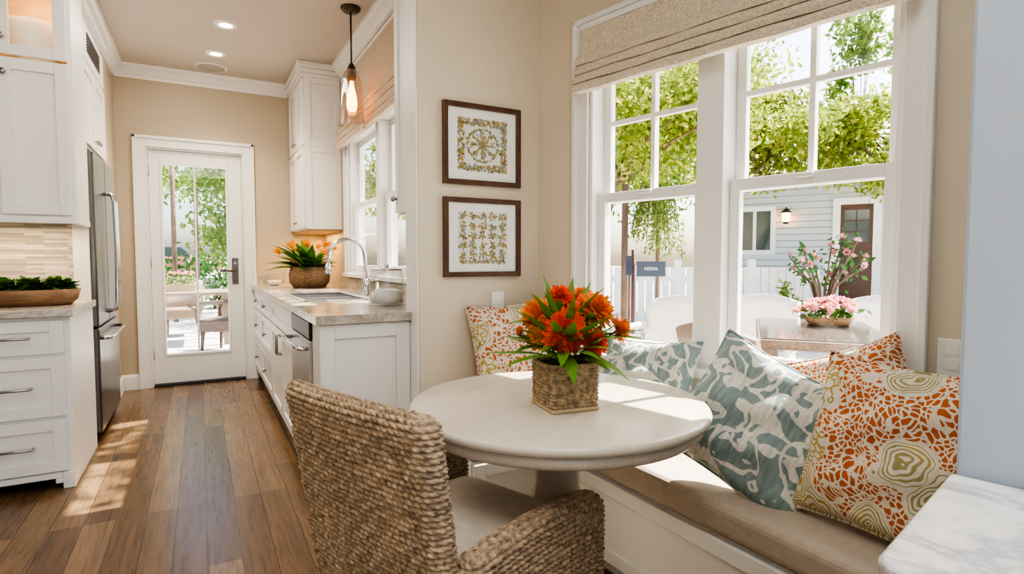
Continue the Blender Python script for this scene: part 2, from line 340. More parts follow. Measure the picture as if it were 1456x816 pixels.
for hz in (.25,1.08,1.9): MB().cyl((-.386,-.006,hz),(-.386,-.006,hz+.09),.008).build('hinge',M['nickel'],d)
MB().box(-.384,.364,-.05,.1,0,.02).build('threshold',M['dark'],d)
# nook window
w1=struroot('window_1',WO,WA)
mb=MB(); casing(mb,hx0,hx1,hz0,hz1,.078,0); mb.build('casing',M['trim'],w1,bevel=.004)
mc0,mc1=.885,.995
mb=MB().box(hx0,hx0+.018,0,.14,hz0,hz1).box(hx1-.018,hx1,0,.14,hz0,hz1).box(hx0+.018,hx1-.018,0,.14,hz1-.02,hz1).box(hx0+.018,hx1-.018,0,.14,hz0,hz0+.02).box(mc0,mc1,-.012,.14,hz0+.02,hz1-.02)
mb.build('window_frame',M['trim'],w1,bevel=.003)
MB().box(hx0-.10,hx1+.10,-.06,.02,hz0-.03,hz0+.004).build('sill',M['trim'],w1,bevel=.006)
MB().box(hx0-.075,hx1+.075,-.018,0,hz0-.11,hz0-.03).build('apron',M['trim'],w1,bevel=.003)
zm=1.44
for (a,b) in ((hx0+.018,mc0),(mc1,hx1-.018)):
    for up in (0,1):
        z0,z1=(zm-.022,hz1-.02) if up else (hz0+.02,zm+.022); y0=.085 if up else .045; st=.038; br=.05 if not up else .044
        sh=MB().box(a,a+st,y0,y0+.035,z0,z1).box(b-st,b,y0,y0+.035,z0,z1).box(a+st,b-st,y0,y0+.035,z0,z0+br).box(a+st,b-st,y0,y0+.035,z1-.044,z1).build('sash',M['trim'],w1,bevel=.003)
        MB().box(a+st-.005,b-st+.005,y0+.014,y0+.02,z0+br-.005,z1-.039).build('pane',M['glass'],sh)
        if up:
            mx=(a+b)/2; mz=(z0+z1)/2
            MB().box(mx-.01,mx+.01,y0+.002,y0+.033,z0+br,z1-.044).build('muntin',M['trim'],sh)
            MB().box(a+st,b-st,y0+.004,y0+.031,mz-.01,mz+.01).build('muntin',M['trim'],sh)
        else: MB().box((a+b)/2-.03,(a+b)/2+.03,y0-.02,y0+.0,z1-.02,z1-.005).build('sash_lock',M['trim'],sh,bevel=.004)
# sink window: local frame facing the kitchen
w2=struroot('window_2',(RX,wy1,0),R(-90))
W=wy1-wy0
mb=MB(); casing(mb,0,W,wz0,wz1,.085,0); mb.build('casing',M['trim'],w2,bevel=.004)
MB().box(0,.02,0,.12,wz0,wz1).box(W-.02,W,0,.12,wz0,wz1).box(.02,W-.02,0,.12,wz1-.02,wz1).box(.02,W-.02,0,.12,wz0,wz0+.02).box(W/2-.04,W/2+.04,-.01,.12,wz0+.02,wz1-.02).build('window_frame',M['trim'],w2,bevel=.003)
MB().box(-.1,W+.1,-.05,.02,wz0-.03,wz0+.003).build('sill',M['trim'],w2,bevel=.005)
for a,b in ((.02,W/2-.04),(W/2+.04,W-.02)):
    for z0,z1,y0 in ((wz0+.02,1.62,.03),(1.58,wz1-.02,.07)):
        sh=MB().box(a,a+.045,y0,y0+.035,z0,z1).box(b-.045,b,y0,y0+.035,z0,z1).box(a+.045,b-.045,y0,y0+.035,z0,z0+.05).box(a+.045,b-.045,y0,y0+.035,z1-.045,z1).build('sash',M['trim'],w2,bevel=.003)
        MB().box(a+.04,b-.04,y0+.014,y0+.02,z0+.045,z1-.04).build('pane',M['glass'],sh)
# roman shades
def roman(name,label,loc,rz,x0,x1,ztop,zbot,mat,folds=4,y=-.03,dp=1.,sp=.042):
    t=thing(name,label,'window shade',loc,rz); k=sp/.042
    prof=[(y,ztop),(y-.004,zbot+sp*(folds-1)+.075*k)]
    for i in range(folds):
        zb=zbot+sp*(folds-1-i); prof+=[(y-.010-.007*i,zb+.052*k),(y-.010-(.020+.007*i)*dp,zb+.020*k),(y-.010-(.016+.007*i)*dp,zb+.001),(y-.006-.004*i,zb+.006)]
    prof+=[(y+.004,zbot+.01),(y+.012,ztop)]
    n=24; P=[[(x0+(x1-x0)*i/n,py+.0015*math.sin(i*1.7+k_),pz+.002*math.sin(i*.9+k_*.5)) for (py,pz),k_ in zip(prof,range(99))] for i in range(n+1)]
    m=MB().grid(P,False); k=len(prof); m.f+= [tuple(range(k)),tuple(range(n*k+k-1,n*k-1,-1))]; m.sm+=[False,False]
    m.build('fabric',mat,t)
    MB().box(x0+.01,x1-.01,y-.002,y+.028 if y<-.028 else y+.02,ztop,ztop+.025).build('head_rail',M['trim'],t)
    return t
roman('roman_shade','beige woven roman shade across the top of the large nook window',WO,WA,hx0-.02,hx1+.045,2.19,1.90,M['shade'],4,-.05,1.25)
roman('roman_shade','warm tan roman shade over the kitchen sink window',(RX,wy1,0),R(-90),-.08,W+.05,2.64,2.08,M['shade2'],4,-.045,1.05,.06)
# ------------------------------------------------------------ cabinets
def shaker(mb,x0,x1,z0,z1,y,th=.02,fw=.055):
    mb.box(x0,x0+fw,y,y+th,z0,z1).box(x1-fw,x1,y,y+th,z0,z1).box(x0+fw,x1-fw,y,y+th,z0,z0+fw).box(x0+fw,x1-fw,y,y+th,z1-fw,z1).box(x0+fw,x1-fw,y+.011,y+th,z0+fw,z1-fw); return mb
def pull(par,x,z,y,L=.12,vert=False):
    if vert: m=MB().tube([(x,y,z-L/2),(x,y-.028,z-L/2),(x,y-.028,z+L/2),(x,y,z+L/2)],.006,8)
    else: m=MB().tube([(x-L/2,y,z),(x-L/2,y-.022,z),(x-L/2+.008,y-.028,z),(x+L/2-.008,y-.028,z),(x+L/2,y-.022,z),(x+L/2,y,z)],.0065,8)
    return m.build('handle',M['nickel'],par)
def knob(par,x,z,y):
    return MB(Matrix.Translation((x,y,z))@Matrix.Rotation(R(90),4,'X')).lathe([(0,.03),(.012,.029),(.016,.022),(.013,.014),(.006,.01),(.006,0),(0,0)],14).build('knob',M['nickel'],par)
def front(root,kind,x0,x1,z0,z1,y=-.021,fw=.055,h=None):
    o=shaker(MB(),x0,x1,z0,z1,y,.02,fw).build(kind,M['cab'],root,bevel=.0018)
    if h: (pull if h[0]=='pull' else knob)(o,h[1],h[2],y,*h[3:])
    return o
# left drawer base
t=thing('base_cabinet','white three drawer base cabinet with bar pulls beside the refrigerator','cabinet',(-1.02,3.55,0))
MB().box(0,.44,0,.69,.085,.87).build('body',M['cab'],t,bevel=.002)
MB().box(.39,.44,-.012,.02,0,.085).box(0,.05,-.012,.02,0,.085).prism([(.05,-.012),(.39,-.012),(.39,.01),(.05,.01)],.055,.085).box(.36,.39,-.012,.01,.03,.055).box(.05,.08,-.012,.01,.03,.055).box(.41,.44,.02,.69,0,.085).build('plinth',M['cab'],t,bevel=.004)
for z0,z1 in ((.69,.855),(.375,.672),(.095,.357)): front(t,'drawer',.02,.415,z0,z1,h=('pull',.217,(z0+z1)/2,.13))
t=thing('base_cabinet','white base cabinet at far left edge next to the drawer cabinet','cabinet',(-1.48,3.55,0))
MB().box(0,.455,0,.69,.085,.87).build('body',M['cab'],t); MB().box(0,.455,.03,.69,0,.085).build('plinth',M['cab'],t); front(t,'door',.02,.435,.095,.855,h=('knob',.40,.78))
tag(MB().box(-1.49,-.56,3.505,4.234,.872,.912).build('worktop',M['granite'],bevel=.006),'pale stone worktop on the white drawers left of the refrigerator','countertop')
b=MB().box(-2.2,-.665,4.236,4.25,.872,1.385).build('backsplash',M['splash'],bpy.data.objects['wall_left'])
MB().box(-.665,-.585,4.236,4.25,.872,1.385).build('filler_strip',M['cab'],bpy.data.objects['wall_left'])
# left wall cabinet
t=thing('wall_cabinet','white wall cabinet with lit glass top door above the mosaic backsplash','cabinet',(-1.21,3.86,0))
MB().box(0,.63,0,.388,1.385,2.205).box(0,.02,0,.388,2.205,2.72).box(.61,.63,0,.388,2.205,2.72).box(0,.63,0,.388,2.70,2.72).box(.02,.61,.37,.388,2.205,2.70).box(.30,.33,0,.02,2.205,2.70).build('body',M['cab'],t)
MB().box(.021,.609,.362,.369,2.206,2.699).build('back_panel',M['basewood'],t)
for x0,x1,k in ((.018,.308,.28),(.322,.612,.35)):
    front(t,'door',x0,x1,1.395,2.195,h=('knob',k,2.12))
    g=MB().box(x0,x0+.055,-.021,-.001,2.215,2.69).box(x1-.055,x1,-.021,-.001,2.215,2.69).box(x0+.055,x1-.055,-.021,-.001,2.215,2.27).box(x0+.055,x1-.055,-.021,-.001,2.635,2.69).build('glass_door',M['cab'],t,bevel=.002)
    MB().box(x0+.05,x1-.05,-.013,-.008,2.265,2.64).build('pane',M['glass'],g); knob(g,k,2.27+.03,-.021)
MB().box(-.004,.634,-.025,.0,1.35,1.385).box(.61,.634,0,.388,1.35,1.385).build('light_rail',M['cab'],t,bevel=.003)
MB().box(-.02,.65,-.03,.40,2.72,2.76).box(-.04,.67,-.06,.40,2.76,2.84).build('cornice',M['cab'],t,bevel=.012)
prof=[(0,.0),(.06,.004),(.065,.03),(.10,.09),(.125,.18),(.128,.24),(.12,.24),(.09,.10),(.05,.04),(0,.038)]
tag(MB().lathe(prof,32,(-.765,4.05,2.206)).build('bowl',M['white']),'white bowl behind the glass door of the left wall cabinet','bowl')
# refrigerator
t=thing('refrigerator','tall stainless steel french door refrigerator between white cabinets','refrigerator',(-.635,4.31,0),R(90))
MB().box(0,.93,.0,.70,.05,1.83).build('body',M['steel'],t,bevel=.004)
MB().box(.02,.91,.03,.68,0,.05).build('base_grille',M['dark'],t)
for x0,x1,hxx in ((.004,.462,.425),(.468,.926,.505)):
    dd=MB().box(x0,x1,-.075,-.006,.735,1.83).build('door',M['steel'],t,bevel=.012)
    MB().tube([(hxx,-.075,.80),(hxx,-.115,.81),(hxx,-.13,.86),(hxx,-.135,1.2),(hxx,-.13,1.55),(hxx,-.115,1.60),(hxx,-.075,1.61)],.013).build('handle',M['chrome'],dd)
dd=MB().box(.004,.926,-.075,-.006,.06,.725).build('freezer_drawer',M['steel'],t,bevel=.012)
MB().tube([(.06,-.075,.66),(.07,-.115,.66),(.12,-.125,.66),(.81,-.125,.66),(.86,-.115,.66),(.87,-.075,.66)],.013).build('handle',M['chrome'],dd)
MB().box(.0,.93,-.02,.1,1.83,1.855).build('hinge_cover',M['dark'],t,bevel=.006)
# cabinet over refrigerator with side panels
t=thing('refrigerator_cabinet','white cabinet enclosing the top of the stainless refrigerator','cabinet',(-.60,4.272,0),R(90))
MB().box(0,.03,.02,.75,0,CZ-.12).box(.985,1.012,.02,.75,0,CZ-.12).box(.03,.985,.02,.75,1.88,CZ-.12).build('body',M['cab'],t,bevel=.002)
for x0,x1,k in ((.03,.50,.46),(.51,.985,.55)): front(t,'door',x0,x1,1.89,2.40,y=-.001,h=('knob',k,1.95))
g=MB().box(.05,.965,.0,.019,2.43,2.66).build('vent_grille',M['cab'],t)
mb=MB()
for i in range(7): mb.box(.25,.765,-.006,.001,2.485+i*.0185,2.492+i*.0185)
mb.build('louver',M['dark'],g)
MB().box(-.002,1.014,-.025,.75,2.72,2.76).box(-.002,1.014,-.06,.75,2.76,2.84).build('cornice',M['cab'],t,bevel=.012)
# right base units (front faces the aisle)
def runit(label,y1,y0,spec,name='base_cabinet'):
    t=thing(name,label,'cabinet',(.472,y1,0),R(-90)); w=y1-y0-.003
    zt_=.69 if spec=='doors' else .87
    MB().box(0,w,0,RX-.472-.004,.10,zt_).box(0,w,0,.02,.10,.87).build('body',M['cab'],t); MB().box(0,w,.05,.6,0,.10).build('plinth',M['cab'],t)
    if spec=='drawers':
        for z0,z1 in ((.70,.858),(.42,.688),(.115,.408)):
            front(t,'drawer',.01,w-.01,z0,z1,h=('knob',w/2,(z0+z1)/2))
    else:
        o=front(t,'drawer_front',.01,w-.01,.70,.858)
        for x0,x1,k in ((.01,w/2-.002,w/2-.035),(w/2+.002,w-.01,w/2+.035)): front(t,'door',x0,x1,.115,.688,h=('pull',k,.60,.12,True))
    return t
runit('white drawer cabinet nearest the far wall on the sink side',5.955,5.30,'drawers')
runit('white drawer cabinet between far corner drawers and sink cabinet',5.30,4.50,'drawers')
runit('white double door cabinet below the kitchen sink',4.50,3.34,'doors')
t=thing('dishwasher','stainless dishwasher with dark control strip under the sink counter','dishwasher',(.472,3.335,0),R(-90))
MB().box(.005,.595,.0,.60,.10,.865).build('body',M['dark'],t)
dd=MB().box(.008,.592,-.035,-.001,.12,.775).build('door',M['steel2'],t,bevel=.006)
MB().tube([(.05,-.035,.735),(.05,-.07,.735),(.07,-.078,.735),(.53,-.078,.735),(.55,-.07,.735),(.55,-.035,.735)],.01).build('handle',M['chrome'],dd)
MB().box(.008,.592,-.035,-.001,.78,.865).build('control_panel',M['dark'],t,bevel=.006)
MB().box(.01,.59,.05,.58,0,.10).build('kick_plate',M['dark'],t)
t=thing('cabinet_end_panel','white panelled cabinet end facing the wicker chair below stone worktop','cabinet panel',(.45,2.545,0))
MB().box(0,.41,.02,.18,0,.87).build('body',M['cab'],t)
shaker(MB().box(0,.41,0,.02,.0,.10),0,.41,.10,.868,0,.02,.065).build('panel',M['cab'],t,bevel=.003)
# worktop with sink cutout
sx0,sx1,sy0,sy1=.53,.90,3.46,4.22; zt=.872; ztp=.912
wt=tag(MB().box(.43,sx0,2.525,FY-.004,zt,ztp).box(sx1,RX-.004,2.605,FY-.004,zt,ztp).box(sx0,sx1,2.605,sy0,zt,ztp).box(sx0,sx1,sy1,FY-.004,zt,ztp).box(sx0,.86,2.525,2.605,zt,ztp).build('worktop',M['granite']),'long pale stone worktop with sink along the kitchen window wall','countertop')
MB().box(RX-.022,RX-.003,2.61,FY-.022,ztp,ztp+.085).box(.45,RX-.003,FY-.022,FY-.003,ztp,ztp+.10).build('upstand',M['granite'],wt)
t=thing('sink','stainless double bowl sink sunk into the pale stone worktop','sink',((sx0+sx1)/2,(sy0+sy1)/2,.70))
hw,hl=(sx1-sx0)/2-.002,(sy1-sy0)/2-.002
for y0,y1 in ((-hl,-.02),(.02,hl)):
    o=MB().box(-hw,hw,y0,y1,.04,.044).box(-hw,-hw+.004,y0,y1,.04,.205).box(hw-.004,hw,y0,y1,.04,.205).box(-hw,hw,y0,y0+.004,.04,.205).box(-hw,hw,y1-.004,y1,.04,.205).build('basin',M['sinksteel'],t)
    MB().cyl((0,(y0+y1)/2,.044),(0,(y0+y1)/2,.048),.04).build('drain',M['chrome'],o)
MB().box(-hw-.018,-hw+.010,-hl-.018,hl+.018,.2125,.217).box(hw-.010,hw+.018,-hl-.018,hl+.018,.2125,.217).box(-hw,hw,-hl-.018,-hl+.010,.2125,.217).box(-hw,hw,hl-.010,hl+.018,.2125,.217).box(-hw,hw,-.022,.022,.19,.205).build('rim',M['sinksteel'],t)
t=thing('faucet','tall chrome gooseneck faucet behind the kitchen sink','faucet',(.985,3.84,ztp))
MB().lathe([(0,0),(.03,0),(.03,.012),(.02,.02),(.019,.10),(.014,.115),(0,.115)],20).build('base',M['chrome'],t)
pts=[(0,0,.11),(0,0,.26)]+[(-.12+.12*math.cos(a),0,.26+.12*math.sin(a)) for a in [PI*k/12 for k in range(1,12)]]+[(-.24,0,.255),(-.245,0,.21)]
MB().tube(pts,.0135,14).build('spout',M['chrome'],t); MB().cyl((-.245,0,.21),(-.247,0,.15),.017,.019).build('spray_head',M['chrome'],t)
MB().tube([(0,-.018,.07),(0,-.045,.075),(.01,-.10,.12)],[.011,.009,.006]).build('lever',M['chrome'],t)
t=thing('soap_dispenser','small steel soap pump on the worktop beside the faucet','soap dispenser',(.985,3.55,ztp))
MB().lathe([(0,0),(.024,0),(.024,.05),(.01,.058),(.008,.10),(0,.10)],16).build('body',M['chrome'],t); MB().tube([(0,0,.10),(0,0,.115),(-.05,0,.112)],.006,8).build('nozzle',M['chrome'],t)
t=thing('glass_canister','clear glass canister with steel lid on worktop near the wall end','canister',(.88,2.98,ztp))
MB().lathe([(0,.002),(.085,.002),(.094,.015),(.094,.15),(.084,.170),(.084,.185)],32).build('jar',M['jar'],t)
MB().lathe([(0,.01),(.084,.012),(.085,.07),(.05,.085),(0,.08)],28).build('contents',M['white'],t)
o=MB().lathe([(0,.186),(.086,.186),(.088,.194),(.06,.200),(0,.202)],28).build('lid',M['chrome'],t); MB().sphere((0,0,.212),.012).build('knob',M['chrome'],o)
# far right wall cabinet
t=thing('wall_cabinet','white wall cabinet with crown in the far corner beyond sink window','cabinet',(.815,5.955,0),R(-90))
MB().box(0,.80,0,.302,1.42,2.72).build('body',M['cab'],t)
for x0,x1,k in ((.01,.395,.36),(.405,.79,.44)):
    front(t,'door',x0,x1,1.43,2.13,h=('knob',k,1.49)); front(t,'door',x0,x1,2.145,2.71,h=('knob',k,2.20))
MM=Matrix.Translation((.82,0,0))@Matrix.Rotation(R(90),4,'Z')
mb=MB(MM); shaker(mb,0,.302,1.42,2.135,0,.02,.05); shaker(mb,0,.302,2.135,2.72,0,.02,.05); mb.build('side_panel',M['cab'],t,bevel=.002)
MB().box(-.0,.83,-.03,.302,2.72,2.75).box(0,.845,-.045,.302,2.75,2.79).box(0,.862,-.06,.302,2.79,2.84).build('cornice',M['cab'],t,bevel=.01)
MB().box(0.02,.80,.01,.30,1.405,1.42).build('bottom_panel',M['basewood'],t)
t=thing('wall_cabinet','narrow white wall cabinet tucked behind the picture wall end','cabinet',(.895,2.80,0),R(-90))
MB().box(0,.195,0,.22,1.38,2.72).build('body',M['cab'],t); front(t,'door',.005,.19,1.39,2.71,fw=.045,h=('knob',.03,1.46)); MB().box(-.02,.195,-.04,.22,2.72,2.84).build('cornice',M['cab'],t,bevel=.01)
# pendant
t=thing('pendant_lamp','bronze pendant lamp with clear glass bell shade above kitchen sink','pendant lamp',(.925,3.90,CZ))
MB().lathe([(0,-.03),(.05,-.028),(.065,-.01),(.065,0),(0,0)],24).build('canopy',M['bronze'],t)
MB().cyl((0,0,-.03),(0,0,-.38),.006).build('rod',M['bronze'],t)
MB().lathe([(0,-.36),(.015,-.37),(.028,-.40),(.03,-.46),(.02,-.48),(0,-.48)],20).build('socket',M['bronze'],t)
MB().lathe([(.034,-.41),(.050,-.435),(.060,-.48),(.070,-.57),(.078,-.68),(.086,-.785)],32).build('lamp_shade',M['lampglass'],t)
MB().lathe([(0,-.48),(.012,-.485),(.016,-.52),(.032,-.59),(.036,-.64),(.024,-.68),(0,-.69)],16).build('bulb',M['lampglow'],t)
# ceiling fixtures
for (u,v,lb) in ((321,35,'recessed ceiling downlight closer to the camera of the two lit ones'),(307,76,'recessed ceiling downlight farther away near the glazed door')):
    p=onz(u,v,CZ); t=thing('downlight',lb,'ceiling light',(p.x,p.y,CZ),0,'recessed kitchen downlights')
    MB().lathe([(.045,-.002),(.045,-.008),(.072,-.010),(.080,-.003),(.080,0)],28).build('trim_ring',M['trim'],t)
    MB().lathe([(0,-.004),(.045,-.004)],28).build('lens',M['downlight'],t)
    l=bpy.data.lights.new('downlight_lamp','SPOT'); l.energy=40; l.color=(1,.82,.60); l.spot_size=R(120); l.spot_blend=.8; l.shadow_soft_size=.06
    lo=bpy.data.objects.new('downlight_lamp',l); COL.objects.link(lo); lo.location=(p.x,p.y,CZ-.03)
p=onz(300,96,CZ)
t=thing('ceiling_speaker','round flush ceiling speaker grille near the far wall','speaker',(p.x,p.y,CZ)); MB().lathe([(0,-.006),(.10,-.006),(.112,-.004),(.115,0)],28).build('grille',pm('speaker grille',(.45,.42,.37),.7,bs=300,bst=.6),t); MB().lathe([(.113,-.006),(.125,-.005),(.127,0)],28).build('trim_ring',M['trim'],t)
# ------------------------------------------------------------ pictures
def leafshape(mb,cx,cz,L,w,a,y):
    ca,sa=math.cos(a),math.sin(a); pts=[]
    for k in range(8):
        q=2*PI*k/8; x=L*.5*math.cos(q); z=w*.5*math.sin(q)*(1-.3*math.cos(q)); pts.append((cx+x*ca-z*sa,y,cz+x*sa+z*ca))
    mb.add(pts,[tuple(range(8))])
def picture(z0,z1,label,kind):
    x0,x1=.988,1.396; t=thing('framed_picture',label,'picture',((x0+x1)/2,2.449,(z0+z1)/2),0,'framed botanical prints'); hw=(x1-x0)/2; hh=(z1-z0)/2; f=.024
    MB().box(-hw,-hw+f,-.024,0,-hh,hh).box(hw-f,hw,-.024,0,-hh,hh).box(-hw+f,hw-f,-.024,0,-hh,-hh+f).box(-hw+f,hw-f,-.024,0,hh-f,hh).build('frame',M['frame'],t,bevel=.003)
    MB().box(-hw+f,hw-f,-.010,-.002,-hh+f,hh-f).build('mat_board',M['mat'],t)
    a,b=.132,.124
    pr=MB().box(-a,a,-.0108,-.0102,-b,b).build('print',pm('print paper %s'%kind,(.72,.735,.71),.8,ns=14,na=.06),t)
    mb=MB(); rr=random.Random(3 if kind=='wreath' else 9)
    if kind=='wreath':
        for i in range(560):
            q=rr.uniform(-1,1); s=rr.choice((-1,1)); o=rr.uniform(.74,.97)*s
            x,z=(q*.95*a,o*b) if rr.random()<.5 else (o*a,q*.95*b)
            leafshape(mb,x,z,rr.uniform(.010,.022),rr.uniform(.005,.011),rr.uniform(0,PI),-.0112-i*1e-6)
        for i in range(220):
            th=rr.choice([0,.8,1.6,2.3,3.1,3.9,4.7,5.5])+rr.gauss(0,.14); r=rr.uniform(.0,.07)
            leafshape(mb,r*math.cos(th),r*math.sin(th)*.9,rr.uniform(.012,.022),rr.uniform(.004,.009),th+rr.gauss(0,.3),-.0113-i*1e-6)
        for i in range(170):
            th=rr.uniform(0,2*PI); r=rr.gauss(.080,.004); leafshape(mb,r*math.cos(th),r*math.sin(th)*.95,rr.uniform(.010,.018),rr.uniform(.004,.008),th+1.57+rr.gauss(0,.4),-.0114-i*1e-6)
    else:
        for r_ in range(5):
            for c_ in range(5):
                cx=-.104+.052*c_; cz=.100-.046*r_
                for i in range(26):
                    q=rr.uniform(0,2*PI); e=rr.uniform(.003,.023); leafshape(mb,cx+e*math.cos(q),cz+e*math.sin(q),rr.uniform(.009,.020),rr.uniform(.005,.010),q+rr.gauss(0,.5),-.0112-i*1e-6)
        for i in range(90): leafshape(mb,rr.uniform(-.12,.12),-.114+rr.gauss(0,.004),.016,.007,rr.uniform(0,PI),-.0114-i*1e-6)
    mb.build('motif',M['motif'],pr,norm=False)
    MB().box(-hw+f,hw-f,-.0165,-.0145,-hh+f,hh-f).build('glazing',M['glass'],t)
picture(1.508,1.888,'upper walnut framed print of a square leaf wreath','wreath')
picture(1.075,1.448,'lower walnut framed print of golden leaf clusters in rows','rows')
# ------------------------------------------------------------ bench and cushions
t=thing('window_bench','white panelled built-in corner bench under the nook window','bench',(0,0,0))
wl=lambda s,off: (MW@V((s,-off,0))).to_2d()
f0=V((1.285,.45)); f1=V((1.25,1.93)); a0=wl(1.86,.022); a1=wl(.015,.022)
L_=[(f0.x,f0.y),(a0.x,a0.y),(a1.x,2.435),(.89,2.435),(.89,1.93),(f1.x,f1.y)]
MB().prism([(f0.x+.05,f0.y+.01),(a0.x,a0.y),(a1.x,2.43),(.90,2.43),(.90,1.98),(f1.x+.05,1.98)],0,.08).build('plinth',M['trim'],t)
MB().prism(L_,.08,.378).build('body',M['trim'],t)
fd=(f0-f1); fl=fd.length; MF=MZ((f1.x,f1.y,0),math.atan2(fd.y,fd.x))
o=MB(MF); shaker(o,.06,fl-.02,.085,.373,-.021,.02,.05); p_=o.build('panel',M['trim'],t,bevel=.003)
MB(MF@Matrix.Translation((fl*.55,-.021,.20))).tube([(-.05,0,0),(-.05,-.025,0),(.05,-.025,0),(.05,0,0)],.005,8).build('handle',M['nickel'],p_)
shaker(MB(),.895,1.24,.085,.373,1.909,.02,.05).build('panel',M['trim'],t,bevel=.003)
c0=V((1.262,.47)); c1=V((1.228,1.915)); b0=wl(1.83,.03); b1=wl(.53,.03)
mb=MB().prism([(c0.x,c0.y),(b0.x,b0.y),(b1.x,b1.y),(c1.x,c1.y)],.381,.478)
o=tag(mb.build('seat_cushion',M['linen'],bevel=.028,seg=4),'long greige linen seat cushion on the bench below the window','cushion')
mb=MB().prism([(.885,1.912),(1.225,1.92),(b1.x-.005,b1.y+.008),(wl(.04,.03).x,2.425),(.885,2.425)],.381,.478)
tag(mb.build('seat_cushion',M['linen'],bevel=.028,seg=4),'short greige seat cushion on the bench below the framed pictures','cushion')
# pillows
def pillow(label,w,h,T,c,nrm,roll,mat,seed):
    t=thing('throw_pillow',label,'pillow',c,0,'throw pillows on the bench')
    n=30; rr=random.Random(seed); ph=[rr.uniform(0,6) for _ in range(6)]
    def pos(i,j,s):
        u=-1+2*i/n; v=-1+2*j/n
        x=w/2*u*(1-.085*(1-v*v)); y=h/2*v*(1-.085*(1-u*u))
        k=max(0,(1-u**4)*(1-v**4)); z=s*T/2*(max(0,(1-u*u)*(1-v*v)))**.42
        z+=s*k*.007*(math.sin(7*u+ph[0]+3*v)+math.sin(9*v+ph[1]-4*u)); 
        y-= .03*h*k*max(0,v); return (x,y,z)
    P=[[pos(i,j,1) for j in range(n+1)] for i in range(n+1)]; Q=[[pos(i,j,-1) for j in range(n+1)] for i in range(n+1)]
    vs=[];idx={}
    def vid(s,i,j):
        k=(0 if i in(0,n) or j in(0,n) else s,i,j)
        if k not in idx: idx[k]=len(vs); vs.append((P if s>0 else Q)[i][j])
        return idx[k]
    fs=[]
    for i in range(n):
        for j in range(n):
            fs.append((vid(1,i,j),vid(1,i+1,j),vid(1,i+1,j+1),vid(1,i,j+1))); fs.append((vid(-1,i,j),vid(-1,i,j+1),vid(-1,i+1,j+1),vid(-1,i+1,j)))
    cov=MB().add(vs,fs,True).build('cover',mat,t)
    edge=[P[i][0] for i in range(n)]+[P[n][j] for j in range(n)]+[P[i][n] for i in range(n,0,-1)]+[P[0][j] for j in range(n,-1,-1)]
    MB().tube(edge,.0035,6,False).build('piping',mat,t)
    z=V(nrm).normalized(); up=V((0,0,1)); x=up.cross(z).normalized(); y=z.cross(x); rot=Matrix((x,y,z)).transposed()@Matrix.Rotation(roll,3,'Z')
    t.rotation_euler=rot.to_euler(); return t
pillow('large orange and gold coral print pillow at the near end of bench',.43,.44,.16,(1.470,.730,.692),(-.93,.0,.36),R(-1),M['coral'],1)
pillow('blue green and white branch print pillow leaning on the near coral pillow',.45,.42,.14,(1.430,1.085,.672),(-.84,-.42,.40),R(-26),M['blue'],2)
pillow('orange coral print pillow half hidden behind the two near pillows',.37,.38,.11,(1.745,.985,.700),(-.95,-.15,.24),R(24),M['coral'],3)
pillow('blue green print pillow below the window behind the flower basket',.44,.38,.12,(1.545,1.70,.658),(-.87,-.22,.45),R(4),M['blue'],4)
pillow('orange coral print pillow in the corner below the framed pictures',.46,.50,.13,(1.315,2.29,.715),(-.30,-.90,.26),R(6),M['coral2'],5)
# ------------------------------------------------------------ table
TX,TY=.904,1.358
t=thing('round_table','round whitewashed pedestal table in front of the bench','table',(TX,TY,0),R(35))
MB().lathe([(0,.75),(.418,.75),(.425,.746),(.428,.738),(.425,.728),(.415,.722),(.0,.722)],96).build('tabletop',M['table'],t)
MB().lathe([(0,.721),(.402,.721),(.409,.712),(.409,.700),(.397,.688),(.382,.684),(0,.684)],96).build('apron',M['table'],t)
MB().lathe([(0,.684),(.15,.684),(.15,.66),(.08,.64),(.065,.60),(.065,.50),(.085,.42),(.095,.34),(.08,.25),(.06,.21),(.09,.18),(.10,.14),(.10,.09),(0,.09)],40).build('pedestal',M['table'],t)
for k in range(4):
    MB(Matrix.Rotation(k*PI/2,4,'Z')).prism([(.06,-.03),(.30,-.022),(.30,.022),(.06,.03)],.05,.09).prism([(.24,-.03),(.31,-.026),(.31,.026),(.24,.03)],0,.06).build('foot',M['table'],t,bevel=.008)
